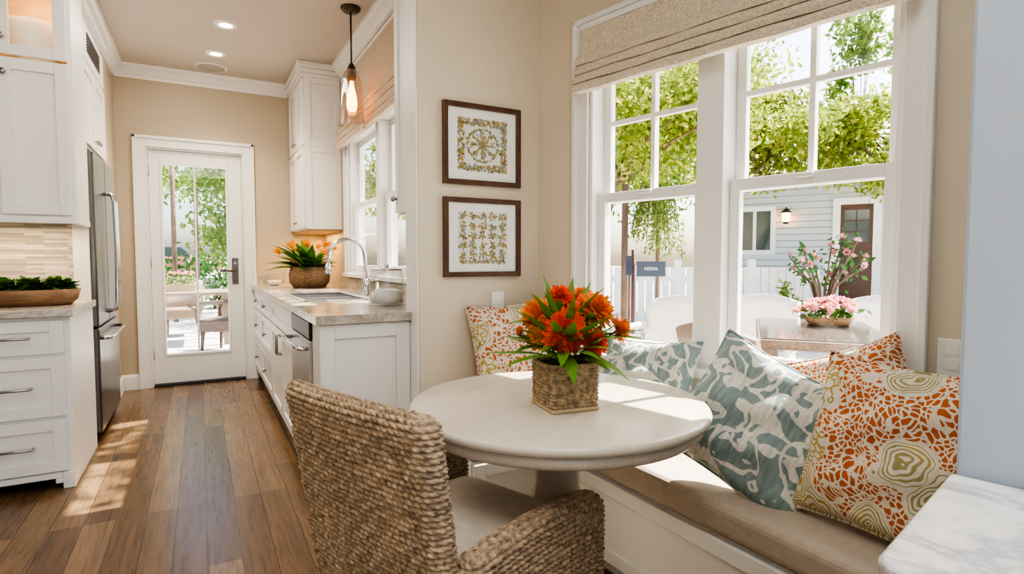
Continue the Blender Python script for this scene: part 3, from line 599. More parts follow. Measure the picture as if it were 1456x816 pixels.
# ------------------------------------------------------------ woven things
def loop_stadium(a,b,r,n):
    a=np.array(a,float);b=np.array(b,float); d=b-a; L=np.linalg.norm(d); d=d/L; nn=np.array([d[1],-d[0]]); per=2*L+2*PI*r
    P=[];Nn=[]
    for k in range(n):
        s=per*k/n
        if s<L: P.append(a+d*s+nn*r);Nn.append(nn)
        elif s<L+PI*r:
            q=(s-L)/r; v=nn*math.cos(q)+d*math.sin(q); P.append(b+v*r);Nn.append(v)
        elif s<2*L+PI*r: P.append(b-d*(s-L-PI*r)-nn*r);Nn.append(-nn)
        else:
            q=(s-2*L-PI*r)/r; v=-nn*math.cos(q)-d*math.sin(q); P.append(a+v*r);Nn.append(v)
    return np.array(P),np.array(Nn),per
def loop_rrect(hx,hy,r,n):
    per=4*(hx+hy-2*r)+2*PI*r; P=[];Nn=[]
    segs=[((hx,-hy+r),(0,1),2*(hy-r),(1,0)),((hx-r,hy),(-1,0),2*(hx-r),(0,1)),((-hx,hy-r),(0,-1),2*(hy-r),(-1,0)),((-hx+r,-hy),(1,0),2*(hx-r),(0,-1))]
    for k in range(n):
        s=per*k/n
        for (p,d,L,nn) in segs:
            p=np.array(p,float);d=np.array(d,float);nn=np.array(nn,float)
            if s<L: P.append(p+d*s);Nn.append(nn);break
            s-=L
            if s<PI*r/2:
                q=s/r; v=nn*math.cos(q)+d*math.sin(q); P.append(p+d*L-nn*r+v*r);Nn.append(v);break
            s-=PI*r/2
    return np.array(P),np.array(Nn),per
def weave(name,mat,parent,loop,z0,z1,r,pitch=.0132,L=.0175,amp=.0082,step=.0021,deform=None,dome=True,slant=.95,lo=.42):
    Pq,_,per=loop(64); n=int(per/step); P,Nn,per=loop(n); K=max(4,round(per/L)); s=np.arange(n)/n*K
    T=(z1-r-z0)+(r*PI/2 if dome else r); m=int(T/(pitch/7.))+1; rows=[]
    for i in range(m+1):
        tt=T*i/m
        if not dome or tt<=z1-r-z0: z=z0+tt;off=0;ch=1;sh=0
        else:
            q=(tt-(z1-r-z0))/r; z=z1-r+r*math.sin(q); off=r*(1-math.cos(q)); ch=math.cos(q); sh=math.sin(q)
        k=math.floor(tt/pitch); w=tt/pitch-k; bul=math.sqrt(max(0,1-(2*w-1)**2))**1.15
        ph=s+.5*(k%2)+slant*(w-.5)+.15*math.sin(k*12.9)+.12*np.sin(s*.9+k*2.1)
        d=amp*bul*(lo+(1-lo)*np.abs(np.sin(PI*ph))**.6)*(1+.14*np.sin(s*1.7+k*4.4))
        xy=P-Nn*off+Nn*(d*ch)[:,None]; rows.append(np.column_stack([xy,z+d*sh]))
    A=np.concatenate(rows)
    if deform is not None: A=deform(A)
    i=np.arange(len(rows)-1)[:,None]*n; j=np.arange(n)[None,:]; jn=(j+1)%n
    Fq=np.stack([i+j,i+jn,i+n+jn,i+n+j],-1).reshape(-1,4)
    mb=MB(); mb.v=[tuple(x) for x in A.tolist()]; mb.f=[tuple(x) for x in Fq.tolist()]; mb.sm=[True]*len(mb.f)
    return mb.build(name,mat,parent,norm=False)
CA=math.atan2(.354,.935)
t=thing('wicker_armchair','woven sea grass armchair with linen seat pulled up to round table','chair',(.543,1.31,0),CA)
def dback(A):
    A=A.copy(); z=A[:,2]; A[:,0]+= -.20*(z-.42)+.10*(A[:,1]/.28)**2*np.clip((z-.3)/.5,0,1)*.3; A[:,1]*=(1+.10*(z-.7)); A[:,2]-=.006*(A[:,1]/.28)**2*np.clip((z-.6)/.25,0,1); return A
weave('backrest',M['seagrass'],t,lambda n: loop_stadium((-.205,-.212),(-.205,.248),.028,n),.15,.862,.028,deform=dback)
def darm(A):
    A=A.copy(); x=A[:,0]; k=np.clip((A[:,2]-.15)/.40,0,1); A[:,2]+= k*(.015*np.sin((x+.16)*7)-.9*np.clip(x-.22,0,1)**1.5); return A
for s_ in (-1,1):
    weave('armrest',M['seagrass'],t,(lambda s_: lambda n: loop_stadium((-.160,s_*.240),(.275,s_*.252),.028,n))(s_),.15,.552,.028,deform=darm)
weave('front_rail',M['seagrass'],t,lambda n: loop_stadium((.25,-.19),(.25,.19),.022,n),.15,.40,.022)
MB().box(-.16,.225,-.20,.20,.30,.41).build('seat',M['seagrass'],t,bevel=.01)
def cushion_mesh(w,d,T,n=16):
    mb=MB()
    for s in (1,-1):
        G=[]
        for i in range(n+1):
            row=[]
            for j in range(n+1):
                u=-1+2*i/n;v=-1+2*j/n; k=(max(0,(1-u**6)*(1-v**6)))**.4; row.append((u*d/2,v*w/2,s*T/2*k+ (.006*(1-u*u)*(1-v*v) if s>0 else 0)))
            G.append(row)
        mb.grid(G)
    return mb
c=cushion_mesh(.41,.43,.085); c.M=Matrix.Translation((.048,0,.464)); c.build('seat_cushion',M['seatlinen'],t)
for lx,ly in ((-.175,-.205),(-.175,.22),(.255,-.225),(.255,.225)): MB().cyl((lx,ly,.165),(lx*1.04,ly*1.03,0),.024,.017,14).build('leg',M['frame'],t)
# basket on the table
BK=at(803,543,1.565); bkx,bky=BK.x,BK.y
t=thing('woven_basket','square rope woven basket holding orange flowers on round table','basket',(bkx,bky,.7505),R(-8))
def dbk(A):
    A=A.copy(); k=1+.03*(A[:,2]/.12); A[:,0]*=k; A[:,1]*=k; return A
MB().prism([(-.071,-.071),(.071,-.071),(.071,.071),(-.071,.071)],0,.011).build('base',M['basewood'],t,bevel=.003)
weave('basket_wall',M['rope'],t,lambda n: loop_rrect(.066,.066,.007,n),.011,.122,.004,pitch=.0098,L=.014,amp=.0058,step=.0014,deform=dbk,dome=False,slant=.9,lo=.35)
rim=[(.070*sx,.070*sy,.123) for sx,sy in ((1,-1),(1,1),(-1,1),(-1,-1),(1,-1))]
rp=[]
for i in range(4):
    a=V(rim[i]);b=V(rim[i+1]); rp+=[a.lerp(b,k/8) for k in range(1,8)]
rp.append(rp[0]); MB().tube(rp,.0070,8,False).build('rim',M['rope'],t)
MB().box(-.06,.06,-.06,.06,.014,.095).build('liner',M['dark'],t)
def frame_to(n):
    z=V(n).normalized(); x=z.cross(V((.3,.9,.2))).normalized(); y=z.cross(x); return Matrix((x,y,z)).transposed().to_4x4()
def bloom(c,n,Rr,mat,label,seed):
    rr=random.Random(seed); c=V(c); base=V((bkx+(c.x-bkx)*.18,bky+(c.y-bky)*.18,.86)); t=thing('flower',label,'flower',c,0,'flowers in the table basket')
    Mo=frame_to(n); mb=MB(Mo)
    for L in range(7):
        el=R(-12+14*L); nn=20-L*2; ln=Rr*(1-.10*L)
        for k in range(nn):
            a=2*PI*(k+.5*(L%2)+rr.uniform(-.18,.18))/nn; d=V((math.cos(a)*math.cos(el),math.sin(a)*math.cos(el),math.sin(el)))
            mb.blade((0,0,.002*L),d,(0,0,1),ln*rr.uniform(.90,1.08),Rr*.30*(1-.06*L),rr.uniform(.0,.25),5,rr.uniform(.1,.4),1.15,.89)
    mb.build('petals',mat,t,norm=False)
    MB(Mo).sphere((0,0,.012),Rr*.20,10).build('flower_center',M['yellowpetal'],t)
    b_=base-c; MB().tube([V((0,0,0)),b_*.5+V((0,0,.01)),b_],.003,6).build('stem',M['stem'],t)
    for k in range(3):
        lb=MB(); p0=b_*rr.uniform(.15,.6); a=rr.uniform(0,2*PI); o2=V((c.x-bkx,c.y-bky,0)); d=V((math.cos(a),math.sin(a),rr.uniform(.1,.8)))+o2*7
        lb.blade(p0,d,(0,0,1),rr.uniform(.08,.13),rr.uniform(.026,.040),rr.uniform(-.35,.1),5,.3,.8); lb.build('leaf',M['leafD'],t,norm=False)
fl=[((803,470),1.50,(-.5,-.8,.35),.066,'redorange','large red-orange dahlia at the front centre of the basket bouquet'),
((762,446),1.56,(-.8,-.5,.5),.048,'orange','orange dahlia at the left side of the basket bouquet'),
((796,422),1.60,(-.4,-.6,.8),.042,'redorange','small red-orange dahlia at the top of the basket bouquet'),
((848,440),1.55,(.1,-.8,.6),.058,'orange','orange dahlia upper right in the basket bouquet'),
((880,468),1.58,(.55,-.7,.3),.046,'orange','orange dahlia farthest right in the basket bouquet'),
((846,487),1.51,(.1,-.9,.2),.042,'redorange','red-orange dahlia low on the right of the basket bouquet'),
((764,479),1.54,(-.9,-.6,.1),.038,'yellowpetal','golden dahlia low on the left of the basket bouquet'),
((826,424),1.66,(-.2,-.4,.9),.044,'orange','orange dahlia at the back of the basket bouquet')]
for i,((u,v),Z,n,r_,m_,lb) in enumerate(fl): bloom(at(u,v,Z),n,r_,M[m_],lb,20+i)
t=thing('leaf_spray','green leaf spray spreading from the woven basket around the dahlias','leaves',(bkx,bky,.865))
rr=random.Random(77)
for k in range(80):
    a=2*PI*k/80*1.0+rr.uniform(-.2,.2); el=rr.uniform(-.05,1.3); d=V((math.cos(a)*math.cos(el),math.sin(a)*math.cos(el),math.sin(el)))
    MB().blade(d*rr.uniform(.03,.07)+V((0,0,.03)),d,(0,0,1),rr.uniform(.09,.18),rr.uniform(.026,.040),rr.uniform(-.35,.05),5,.3,.8).build('leaf',M['leafD'],t,norm=False)
for k in range(7):
    a=rr.uniform(0,2*PI); el=rr.uniform(.6,1.3); d=V((math.cos(a)*math.cos(el),math.sin(a)*math.cos(el),math.sin(el))); L=rr.uniform(.15,.19)
    b_=MB().tube([d*.03,d*L*.6,d*L],[.002,.0017,.0015],5).build('bud_stem',M['stem'],t); MB().sphere(d*(L+.008),.010,8,(1,1,1.5)).build('bud',M['redorange'],b_)
# ------------------------------------------------------------ left counter tray and greens
t=thing('wooden_tray','oval wooden dough bowl of greens on the left worktop','tray',(-.80,3.86,.9125))
def oval(rx,ry,z,n=40): return [(rx*math.cos(2*PI*k/n),ry*math.sin(2*PI*k/n),z) for k in range(n+1)]
MB().grid([oval(.001,.001,.0),oval(.18,.10,0),oval(.21,.125,.03),oval(.225,.14,.085),oval(.215,.13,.085),oval(.198,.115,.03),oval(.17,.09,.014),oval(.001,.001,.014)]).build('bowl',M['wood'],t)
for i,(x,y,lb) in enumerate(((-.12,.0,'leafy green bunch at left end of the wooden dough bowl'),(.0,-.02,'leafy green bunch in the middle of the wooden dough bowl'),(.12,.0,'leafy green bunch at right end of the wooden dough bowl'))):
    t=thing('leafy_greens',lb,'vegetable',(-.80+x,3.86+y,.985),0,'greens in the wooden bowl'); mb=MB(); rr=random.Random(i+4)
    for k in range(150):
        a=rr.uniform(0,2*PI); el=rr.uniform(-.05,1.5); d=V((math.cos(a)*math.cos(el),math.sin(a)*math.cos(el)*.8,math.sin(el)*.85)); p=d*rr.uniform(.02,.065)
        dd=(d+V((rr.gauss(0,.7),rr.gauss(0,.7),rr.gauss(0,.4)))); mb.blade(p,dd,(0,0,1),rr.uniform(.035,.055),rr.uniform(.035,.05),rr.uniform(-.6,.2),4,.45,1.1,.9)
    mb.build('leaves',M['greens'],t,norm=False)
# basket plant on far worktop
t=thing('basket_plant','leafy plant with orange bracts in brown basket on far worktop','plant',(.83,5.12,ztp))
MB().lathe([(0,0),(.13,0),(.165,.05),(.17,.12),(.15,.18),(.14,.18),(.155,.12),(.14,.03),(0,.03)],32).build('basket',M['rope_dark'],t); MB().lathe([(0,.15),(.15,.15)],24).build('soil',M['dark'],t)
rr=random.Random(12)
for k in range(54):
    a=rr.uniform(0,2*PI); el=rr.uniform(.30,1.35); d=V((math.cos(a)*math.cos(el),math.sin(a)*math.cos(el),math.sin(el))); ln=rr.uniform(.26,.35)
    if d.x>0: ln*=.70
    MB().blade(V((d.x*.06,d.y*.06,.15)),d,(0,0,1),ln,rr.uniform(.07,.10),-.35,6,.3,.8).build('leaf',M['leafC'],t,norm=False)
for k in range(11):
    a=k*.6+.3; el=.9+.25*math.sin(k*2.1); d=V((math.cos(a)*math.cos(el),math.sin(a)*math.cos(el),math.sin(el))); mb=MB(); c=V((d.x*.1,d.y*.1,.15))+d*.21
    for q in range(9):
        dd=(d+V((rr.gauss(0,.45),rr.gauss(0,.45),rr.gauss(0,.35)))); mb.blade(c,dd,(0,0,1),.09,.04,-.1,4,.3)
    mb.build('bract',M['yellowpetal'],t,norm=False)
tag(MB().lathe([(0,0),(.03,0),(.055,.02),(.06,.05),(.055,.05),(.045,.02),(0,.01)],24,(.60,5.62,ztp)).build('dish',M['white']),'small white dish on the far end of the worktop','dish')
# ------------------------------------------------------------ near marble counter
Q=onz(1238,798,.912); re=V((NP[0]-Q.x,NP[1]-Q.y)); nx=re.x*math.cos(NA)+re.y*math.sin(NA); ny=-re.x*math.sin(NA)+re.y*math.cos(NA)
t=thing('marble_counter','white veined marble counter in the near right corner','counter',(Q.x,Q.y,0),NA)
nb=ny-.147
pl=[(0,-.02),(.006,-.006),(.02,0),(nx-.002,0),(nx-.002,nb),(1.1,nb),(1.1,-.75),(0,-.75)]
MB().prism(pl,.872,.912).build('countertop',M['marble'],t,bevel=.006,seg=3)
MB().prism([(.03,-.03),(nx-.01,-.03),(nx-.01,nb-.01),(1.08,nb-.01),(1.08,-.72),(.03,-.72)],.0,.872).build('cabinet_base',M['cab'],t)
def outlet(label,loc,rz):
    t=thing('outlet_plate',label,'outlet',loc,rz); MB().box(-.035,.035,-.006,0,-.055,.055).build('plate',M['white'],t,bevel=.003)
    for z in (-.022,.022): MB().box(-.014,.014,-.008,-.005,z-.013,z+.013).build('socket',M['trim'],t)
outlet('white outlet plate on beige wall above the large coral pillow',MW@V((1.70,-.001,.875)),WA)
outlet('white outlet plate below the framed pictures above the corner pillow',(1.275,2.4485,.945),0)
# ------------------------------------------------------------ outdoors
stru(MB().box(-40,60,-30,90,-.12,-.05).build('ground',M['concrete']))
def leafcloud(name,mat,parent,P,size,seed,asp=.5,hang=.0):
    r=np.random.default_rng(seed); n=len(P); d=r.normal(size=(n,3)); d[:,2]-=hang; d/=np.linalg.norm(d,axis=1)[:,None]
    s=np.cross(d,r.normal(size=(n,3))); s/=np.linalg.norm(s,axis=1)[:,None]; L=size*r.uniform(.6,1.25,size=(n,1)); P=np.asarray(P)
    A=np.stack([P,P+d*L*.45+s*L*asp*.5,P+d*L,P+d*L*.45-s*L*asp*.5],1).reshape(-1,3)
    mb=MB(); mb.v=[tuple(x) for x in A.tolist()]; mb.f=[(4*i,4*i+1,4*i+2,4*i+3) for i in range(n)]; mb.sm=[False]*n
    return mb.build(name,mat,parent,norm=False)
def cloudpts(c,rad,n,seed,clumps=14):
    r=np.random.default_rng(seed); cc=r.normal(size=(clumps,3)); cc/=np.linalg.norm(cc,axis=1)[:,None]; cc*=r.uniform(.25,.95,size=(clumps,1)); k=r.integers(0,clumps,n)
    q=r.normal(size=(n,3)); q/=np.linalg.norm(q,axis=1)[:,None]; q*=(r.uniform(0,1,size=(n,1))**.6)*.36
    return np.array(c)+(cc[k]+q)*np.array(rad)
def tree(xy,label,th,cz,rad,n,ls,mat,seed,cl=14,hang=.3,tr=.07,base=None):
    base=base or xy; lean=(xy[0]-base[0],xy[1]-base[1])
    t=thing('tree',label,'tree',(base[0],base[1],-.05)); rr=random.Random(seed); mb=MB(); top=V((lean[0],lean[1],cz))
    mb.tube([(0,0,0),(lean[0]*.2+.03,lean[1]*.2,th*.5),(lean[0]*.6,lean[1]*.6,th),top],[tr,tr*.8,tr*.65,tr*.25],10)
    for k in range(8):
        a=rr.uniform(0,2*PI); p=V((lean[0]*.6,lean[1]*.6,th*rr.uniform(.97,1.03))); e=top+V((math.cos(a)*rad[0]*.7,math.sin(a)*rad[1]*.7,rr.uniform(-.4,.6)*rad[2])); mb.tube([p,(p+e)/2+V((0,0,.1)),e],[tr*.4,tr*.25,tr*.08],6)
    mb.build('trunk',M['bark'],t); leafcloud('foliage',mat,t,cloudpts(top,rad,n,seed,cl),ls,seed+1,.5,hang); return t
tree(gp(935,7.0),'sunlit yellow green tree filling the upper left nook window',2.2,3.0,(1.35,1.35,1.25),11000,.09,M['leafA'],11,34,base=gp(800,7.4))
tree(gp(1098,9.5),'leafy tree over the roof at left of the right nook window',2.6,3.35,(1.4,1.4,.9),8500,.115,M['leafA'],12,26,base=gp(1005,9.8),tr=.05)
tree(gp(1250,8.6),'bushy tree at the right edge of the right nook window',2.3,3.05,(1.2,1.2,.9),8500,.105,M['leafA'],13,24,base=gp(1335,9.0))
tree(gp(1205,10.5),'tall sparse tree rising above the neighbouring house roof',3.2,4.6,(.62,.62,1.6),1700,.14,M['leafB'],14,16,.1,.04,base=gp(1228,15.8))
tree(gp(905,11.5),'taller mid green tree behind the sunlit tree left of mullion',2.6,3.9,(2.3,2.3,1.7),10000,.14,M['leafB'],15,34,base=gp(830,11.5))
tree((4.1,3.9),'broad tree added outside the sink window to dapple the sun',3.4,4.9,(1.6,1.5,.9),1500,.13,M['leafA'],51,16,base=(3.6,6.2))  # added in the sun's path to break up light on the kitchen floor
t=thing('weeping_shrub','drooping small leaved shrub hanging in the lower left nook window','shrub',(*gp(934,6.5),-.05))
pts=[];rr=random.Random(5); mb=MB()
for k in range(26):
    a=rr.uniform(0,2*PI); q=rr.uniform(.05,.38); top=V((q*math.cos(a)*.5,q*math.sin(a)*.5,2.05)); end=V((q*math.cos(a)*1.1,q*math.sin(a)*1.1,rr.uniform(1.2,1.65)))
    mb.tube([top,top.lerp(end,.5)+V((0,0,.12)),end],.004,5)
    for j in range(80): pts.append(tuple(top.lerp(end,j/80)+V((rr.gauss(0,.03),rr.gauss(0,.03),0))))
mb.tube([(0,0,0),(.03,.02,1.),(0,0,2.08)],[.025,.022,.02],8); mb.build('branches',M['bark'],t); leafcloud('foliage',M['leafB'],t,pts,.06,8,.4,1.0)
# neighbouring house
C=gp(1150,10.5); HA=R(-64)
t=thing('house','pale grey clapboard house with dark door beyond the patio','house',(*C,-.05),HA)
mb=MB(); 
for i in range(23):
    z=i*.12; mb.add([(-2.0,-.045,z),(3.4,-.045,z),(3.4,-.005,z+.125),(-2.0,-.005,z+.125),(-2.0,.0,z),(3.4,.0,z)],[(0,1,2,3),(0,4,5,1)])
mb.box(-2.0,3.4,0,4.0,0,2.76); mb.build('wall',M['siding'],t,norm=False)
MB().add([(-2.3,-.25,2.68),(3.7,-.25,2.68),(3.7,2,3.3),(-2.3,2,3.3),(-2.3,4.3,2.68),(3.7,4.3,2.68),(-2.3,-.25,2.78),(3.7,-.25,2.78),(3.7,2,3.4),(-2.3,2,3.4),(-2.3,4.3,2.78),(3.7,4.3,2.78)],[(0,1,2,3),(3,2,5,4),(6,9,8,7),(9,10,11,8),(0,6,7,1),(4,5,11,10),(0,3,9,6),(3,4,10,9),(1,7,8,2),(2,8,11,5)]).build('roof',M['roof'],t)
MB().box(-2.3,3.7,-.29,-.255,2.66,2.80).build('fascia',M['fence'],t)
def hwin(x0,x1,z0,z1):
    o=MB().box(x0-.09,x0,-.07,0,z0-.09,z1+.09).box(x1,x1+.09,-.07,0,z0-.09,z1+.09).box(x0,x1,-.07,0,z1,z1+.09).box(x0,x1,-.07,0,z0-.09,z0).box((x0+x1)/2-.03,(x0+x1)/2+.03,-.06,0,z0,z1).build('window',M['fence'],t); MB().box(x0,x1,-.05,-.04,z0,z1).build('pane',M['darkpane'],o)
hwin(-1.24,-.66,1.38,2.13); hwin(1.45,2.0,1.3,2.15)
o=MB().box(.38,.50,-.08,0,.25,2.30).box(1.0,1.12,-.08,0,.25,2.30).box(.5,1.0,-.08,0,2.18,2.30).build('door_frame',M['fence'],t)
o=MB().box(.5,1.0,-.06,-.01,.25,2.18).build('door',M['doorred'],t)
for k in range(2):
    for j in range(3): MB().box(.56+.2*k,.74+.2*k,-.068,-.058,1.5+j*.2,1.68+j*.2).build('pane',M['darkpane'],o)
MB().cyl((.54,-.09,1.2),(.54,-.06,1.2),.03).build('handle',M['nickel'],o)
MB().box(.2,1.4,-1.0,-.03,0,.24).build('step',M['concrete'],t)
lp=MZ((*C,-.05),HA)@V((-.38,-.16,2.0))
t=thing('wall_lantern','glowing black wall lantern beside the neighbouring house window','lantern',lp,HA)
MB().box(-.03,.03,.10,.13,-.05,.16).tube([(0,.1,.10),(0,.0,.17),(0,0,.13)],.012,8).build('bracket',M['dark'],t); MB().lathe([(0,.16),(.03,.14),(.10,.08),(.095,.07),(0,.075)],8).build('cap',M['dark'],t)
MB().lathe([(.075,.07),(.055,-.10),(0,-.10)],8).build('glass',M['lampglow'],t); MB().lathe([(.06,-.10),(.05,-.13),(0,-.14)],8).build('base',M['dark'],t)
# fence
A=V(gp(862,9.0)); B=V(gp(1178,8.6)); dv=B-A; fl_=dv.length
t=thing('picket_fence','white board fence running behind the patio in front of house','fence',(A.x,A.y,-.05),math.atan2(dv.y,dv.x))
mb=MB(); n=int(fl_/.125)
for i in range(n): mb.box(i*.125,i*.125+.11,0,.02,.04,1.08)
mb.build('boards',M['fence'],t); MB().box(0,fl_,.02,.06,.25,.33).box(0,fl_,.02,.06,.85,.93).build('rail',M['fence'],t)
for i in range(4): MB().box(i*fl_/3-.05,i*fl_/3+.05,-.03,.09,0,1.2).build('post',M['fence'],t)
# patio chairs
def patio_chair(label,xy,rz,mat):
    t=thing('patio_chair',label,'chair',(*xy,-.05),rz,'patio chairs outside the nook window')
    MB().box(-.25,.25,-.26,.26,.28,.44).build('seat',mat,t,bevel=.03,seg=3)
    P=[]
    for i in range(9):
        y=-.28+.07*i; q=(y/.28)**2; P.append([(-.24+.06*q-.10*k,y,.44+.46*k-.05*q*k) for k in (0,.25,.5,.75,1)])
    mb=MB().grid(P); o=mb.build('backrest',mat,t); sm=o.modifiers.new('solid','SOLIDIFY'); sm.thickness=.05
    for s in (-1,1): MB().tube([(-.24,s*.27,.66),(.0,s*.29,.66),(.20,s*.29,.64),(.25,s*.28,.55),(.24,s*.26,.40)],.028,8).build('armrest',mat,t)
    for x in (-.2,.2):
        for s in (-1,1): MB().cyl((x,s*.22,.30),(x*1.1,s*.23,0),.025,.018,10).build('leg',mat,t)
    return t
pc=patio_chair('pale wicker patio chair seen through the left nook window',gp(948,4.4),R(200),M['palewicker'])
def pcopy(label,xy,rz,mat=None,group=None):
    c=copy_tree(pc); c['label']=label; c.location=(*xy,-.05); c.rotation_euler=(0,0,rz)
    if group: c['group']=group
    if mat:
        for ch in c.children: ch.data=ch.data.copy(); ch.data.materials[0]=mat
    return c
pcopy('pale wicker patio chair at the far left corner of outdoor table',gp(1078,4.6),R(205))
pcopy('pale wicker patio chair right of the outdoor table by the casing',gp(1258,4.4),R(205))
pcopy('dark wicker patio chair close to the window at outdoor table',gp(1080,2.75),R(-10),M['darkwicker'])
pcopy('dark wicker patio chair behind the flower basket outside left window',gp(893,3.7),R(-20),M['darkwicker'])
tp=gp(1165,3.6)
t=thing('patio_table','dark wicker outdoor dining table with glass top beyond window','table',(*tp,-.05),R(38))
MB().box(-.62,.62,-.36,.36,.70,.755).build('tabletop',M['darkwicker'],t,bevel=.01); MB().box(-.60,.60,-.34,.34,.756,.762).build('glass_top',pm('glossy dark table glass',(.10,.085,.075),.10),t,bevel=.002)
for x in (-.55,.55):
    for y in (-.29,.29): MB().box(x-.04,x+.04,y-.04,y+.04,0,.70).build('leg',M['darkwicker'],t)
def flowermesh():
    mb=MB(); rr=random.Random(2)
    for L in range(3):
        for k in range(7):
            a=2*PI*(k+.5*L)/7; el=.2+.45*L; d=V((math.cos(a)*math.cos(el),math.sin(a)*math.cos(el),math.sin(el))); mb.blade((0,0,0),d,(0,0,1),.045,.034,.2,3,.3)
    return mb
t=thing('flower_basket','pink flowers in a low woven basket on outdoor table','potted flowers',(*gp(1180,3.8),.715))
MB().lathe([(0,0),(.12,0),(.16,.06),(.15,.06),(.11,.02),(0,.02)],24).build('basket',M['rope_dark'],t)
f0_=None; rr=random.Random(8)
for k in range(36):
    a=rr.uniform(0,2*PI); q=.2*math.sqrt(rr.random())
    if f0_ is None: f0_=flowermesh().build('flower',M['pink'],t,norm=False); o=f0_
    else: o=f0_.copy(); COL.objects.link(o)
    o.location=(q*math.cos(a),q*math.sin(a),.14-.35*q*q/.2+.03*rr.random()); o.rotation_euler=(rr.gauss(0,.4),rr.gauss(0,.4),a)
leafcloud('leaves',M['leafC'],t,[(rr.gauss(0,.08),rr.gauss(0,.08),rr.uniform(.05,.11)) for _ in range(120)],.06,3)
# rose bush
rp_=gp(1172,8.0)
t=thing('rose_bush','potted bush with dark leaves and pink blooms before the house','shrub',(*rp_,-.05))
MB().lathe([(0,0),(.16,0),(.2,.35),(.21,.4),(.18,.4),(.17,.05),(0,.05)],20).build('pot',M['doorred'],t)
mb=MB(); pts=[]; tips=[]; rr=random.Random(31)
for k in range(15):
    a=rr.uniform(0,2*PI); e=V((math.cos(a)*rr.uniform(.15,.65),math.sin(a)*rr.uniform(.15,.65),rr.uniform(.95,1.6))); mb.tube([(0,0,.3),V((e.x*.35,e.y*.35,.85)),e],[.026,.018,.008],6); tips.append(e)
    for j in range(20): q=rr.uniform(.55,1); p=V((0,0,.3)).lerp(e,q); pts.append((p.x+rr.gauss(0,.05),p.y+rr.gauss(0,.05),p.z+.08+rr.gauss(0,.05)))
mb.build('branches',M['bark'],t); leafcloud('foliage',M['leafC'],t,pts,.10,6)
for k,e in enumerate(tips+[e*.85+V((.05,-.05,.12)) for e in tips[:4]]):
    o=f0_.copy(); COL.objects.link(o); o.parent=t; o.location=e; o.scale=(1.4,)*3; o.rotation_euler=(rr.gauss(0,.6),rr.gauss(0,.6),k)
t=thing('potted_shrub','small round shrub in dark planter left of the rose bush','plant',(*gp(1118,7.8),-.05))
MB().box(-.22,.22,-.18,.18,0,.45).build('planter',M['dark'],t,bevel=.01); leafcloud('foliage',M['leafB'],t,cloudpts((0,0,.60),(.24,.24,.24),500,4,8),.07,5)
# post and signs
tag(MB().cyl((*gp(888,6.4),-.05),(*gp(888,6.4),2.0),.04,.036,12).build('wooden_post',M['bark']),'slim brown wooden post outside the left nook window','post')
navy=pm('navy sign paint',(.03,.05,.09),.4)
sp=at(924,383,5.6)
t=thing('yard_sign','wide dark blue sign with white lettering on a post in the yard','sign',(sp.x,sp.y,-.05),R(-29-8))
MB().cyl((-.16,.02,0),(-.16,.02,1.30),.02).build('post',M['doorred'],t); MB().box(-.13,.15,-.015,.0,sp.z-.02,sp.z+.13).build('board',navy,t)
cu=bpy.data.curves.new('lettering','FONT'); cu.body='NOVA'; cu.size=.045; cu.align_x='CENTER'; cu.align_y='CENTER'; cu.extrude=.001
to=bpy.data.objects.new('tmp',cu); COL.objects.link(to); dg=bpy.context.evaluated_depsgraph_get(); dg.update(); me=bpy.data.meshes.new_from_object(to.evaluated_get(dg)); bpy.data.objects.remove(to)
me.transform(Matrix.Translation((.01,-.018,sp.z+.055))@Matrix.Rotation(R(90),4,'X')); me.materials.clear(); me.materials.append(M['white']); o=bpy.data.objects.new('lettering',me); COL.objects.link(o); o.parent=t
sp=at(895,380,5.9)
t=thing('yard_sign','narrow dark sign plate on a slim stake left of the wide blue sign','sign',(sp.x,sp.y,-.05),R(-29-8))
MB().cyl((0,.012,0),(0,.012,sp.z),.012).build('post',M['bark'],t); MB().box(-.04,.04,-.012,.0,sp.z-.03,sp.z+.17).build('board',navy,t)
# seen through the far door
t=thing('garden_table','teak outdoor table seen through the glazed far door','table',(-.12,9.3,-.05))
MB().box(-.55,.5,-.45,.45,.70,.75).build('tabletop',M['paleteak'],t,bevel=.01)
for x in (-.48,.43):
    for y in (-.38,.38): MB().box(x-.035,x+.035,y-.035,y+.035,0,.70).build('leg',M['paleteak'],t)
DG='outdoor chairs beyond the glazed far door'
pcopy('dark wicker chair right of the table through the glazed door',(.30,8.25),R(150),M['darkwicker'],DG)
pcopy('brown chair beyond the table through the glazed door',(-.25,10.3),R(-90),M['paleteak'],DG)
t=thing('planter_box','wooden planter box of pink flowers on the outdoor table by door','planter',(-.28,9.3,.702))
MB().box(-.22,.22,-.09,.09,0,.10).build('box',M['basewood'],t,bevel=.005); leafcloud('foliage',M['leafB'],t,[(rr.uniform(-.2,.2),rr.gauss(0,.06),.10+abs(rr.gauss(0,.07))) for _ in range(260)],.06,9)
for k in range(8):
    o=f0_.copy(); COL.objects.link(o); o.parent=t; o.location=(-.2+.055*k,rr.gauss(0,.05),.20+.06*rr.random())
t=thing('hedge','dark green hedge beyond the outdoor table through glazed door','hedge',(.3,15.5,-.05))
MB().tube([(-2.5,0,.0),(-2.5,0,.5)],.05,6).tube([(0,0,.0),(0,0,.5)],.05,6).tube([(2.5,0,.0),(2.5,0,.5)],.05,6).build('stem',M['bark'],t)
leafcloud('foliage',M['leafC'],t,[(rr.uniform(-3,3),rr.gauss(0,.25),rr.uniform(.05,1.25)) for _ in range(5000)],.13,61)
tree((1.15,13.5),'sunlit tree at right of the view through the glazed door',1.8,2.7,(1.3,1.3,1.6),8000,.12,M['leafB'],41,30,base=(2.0,13.5))
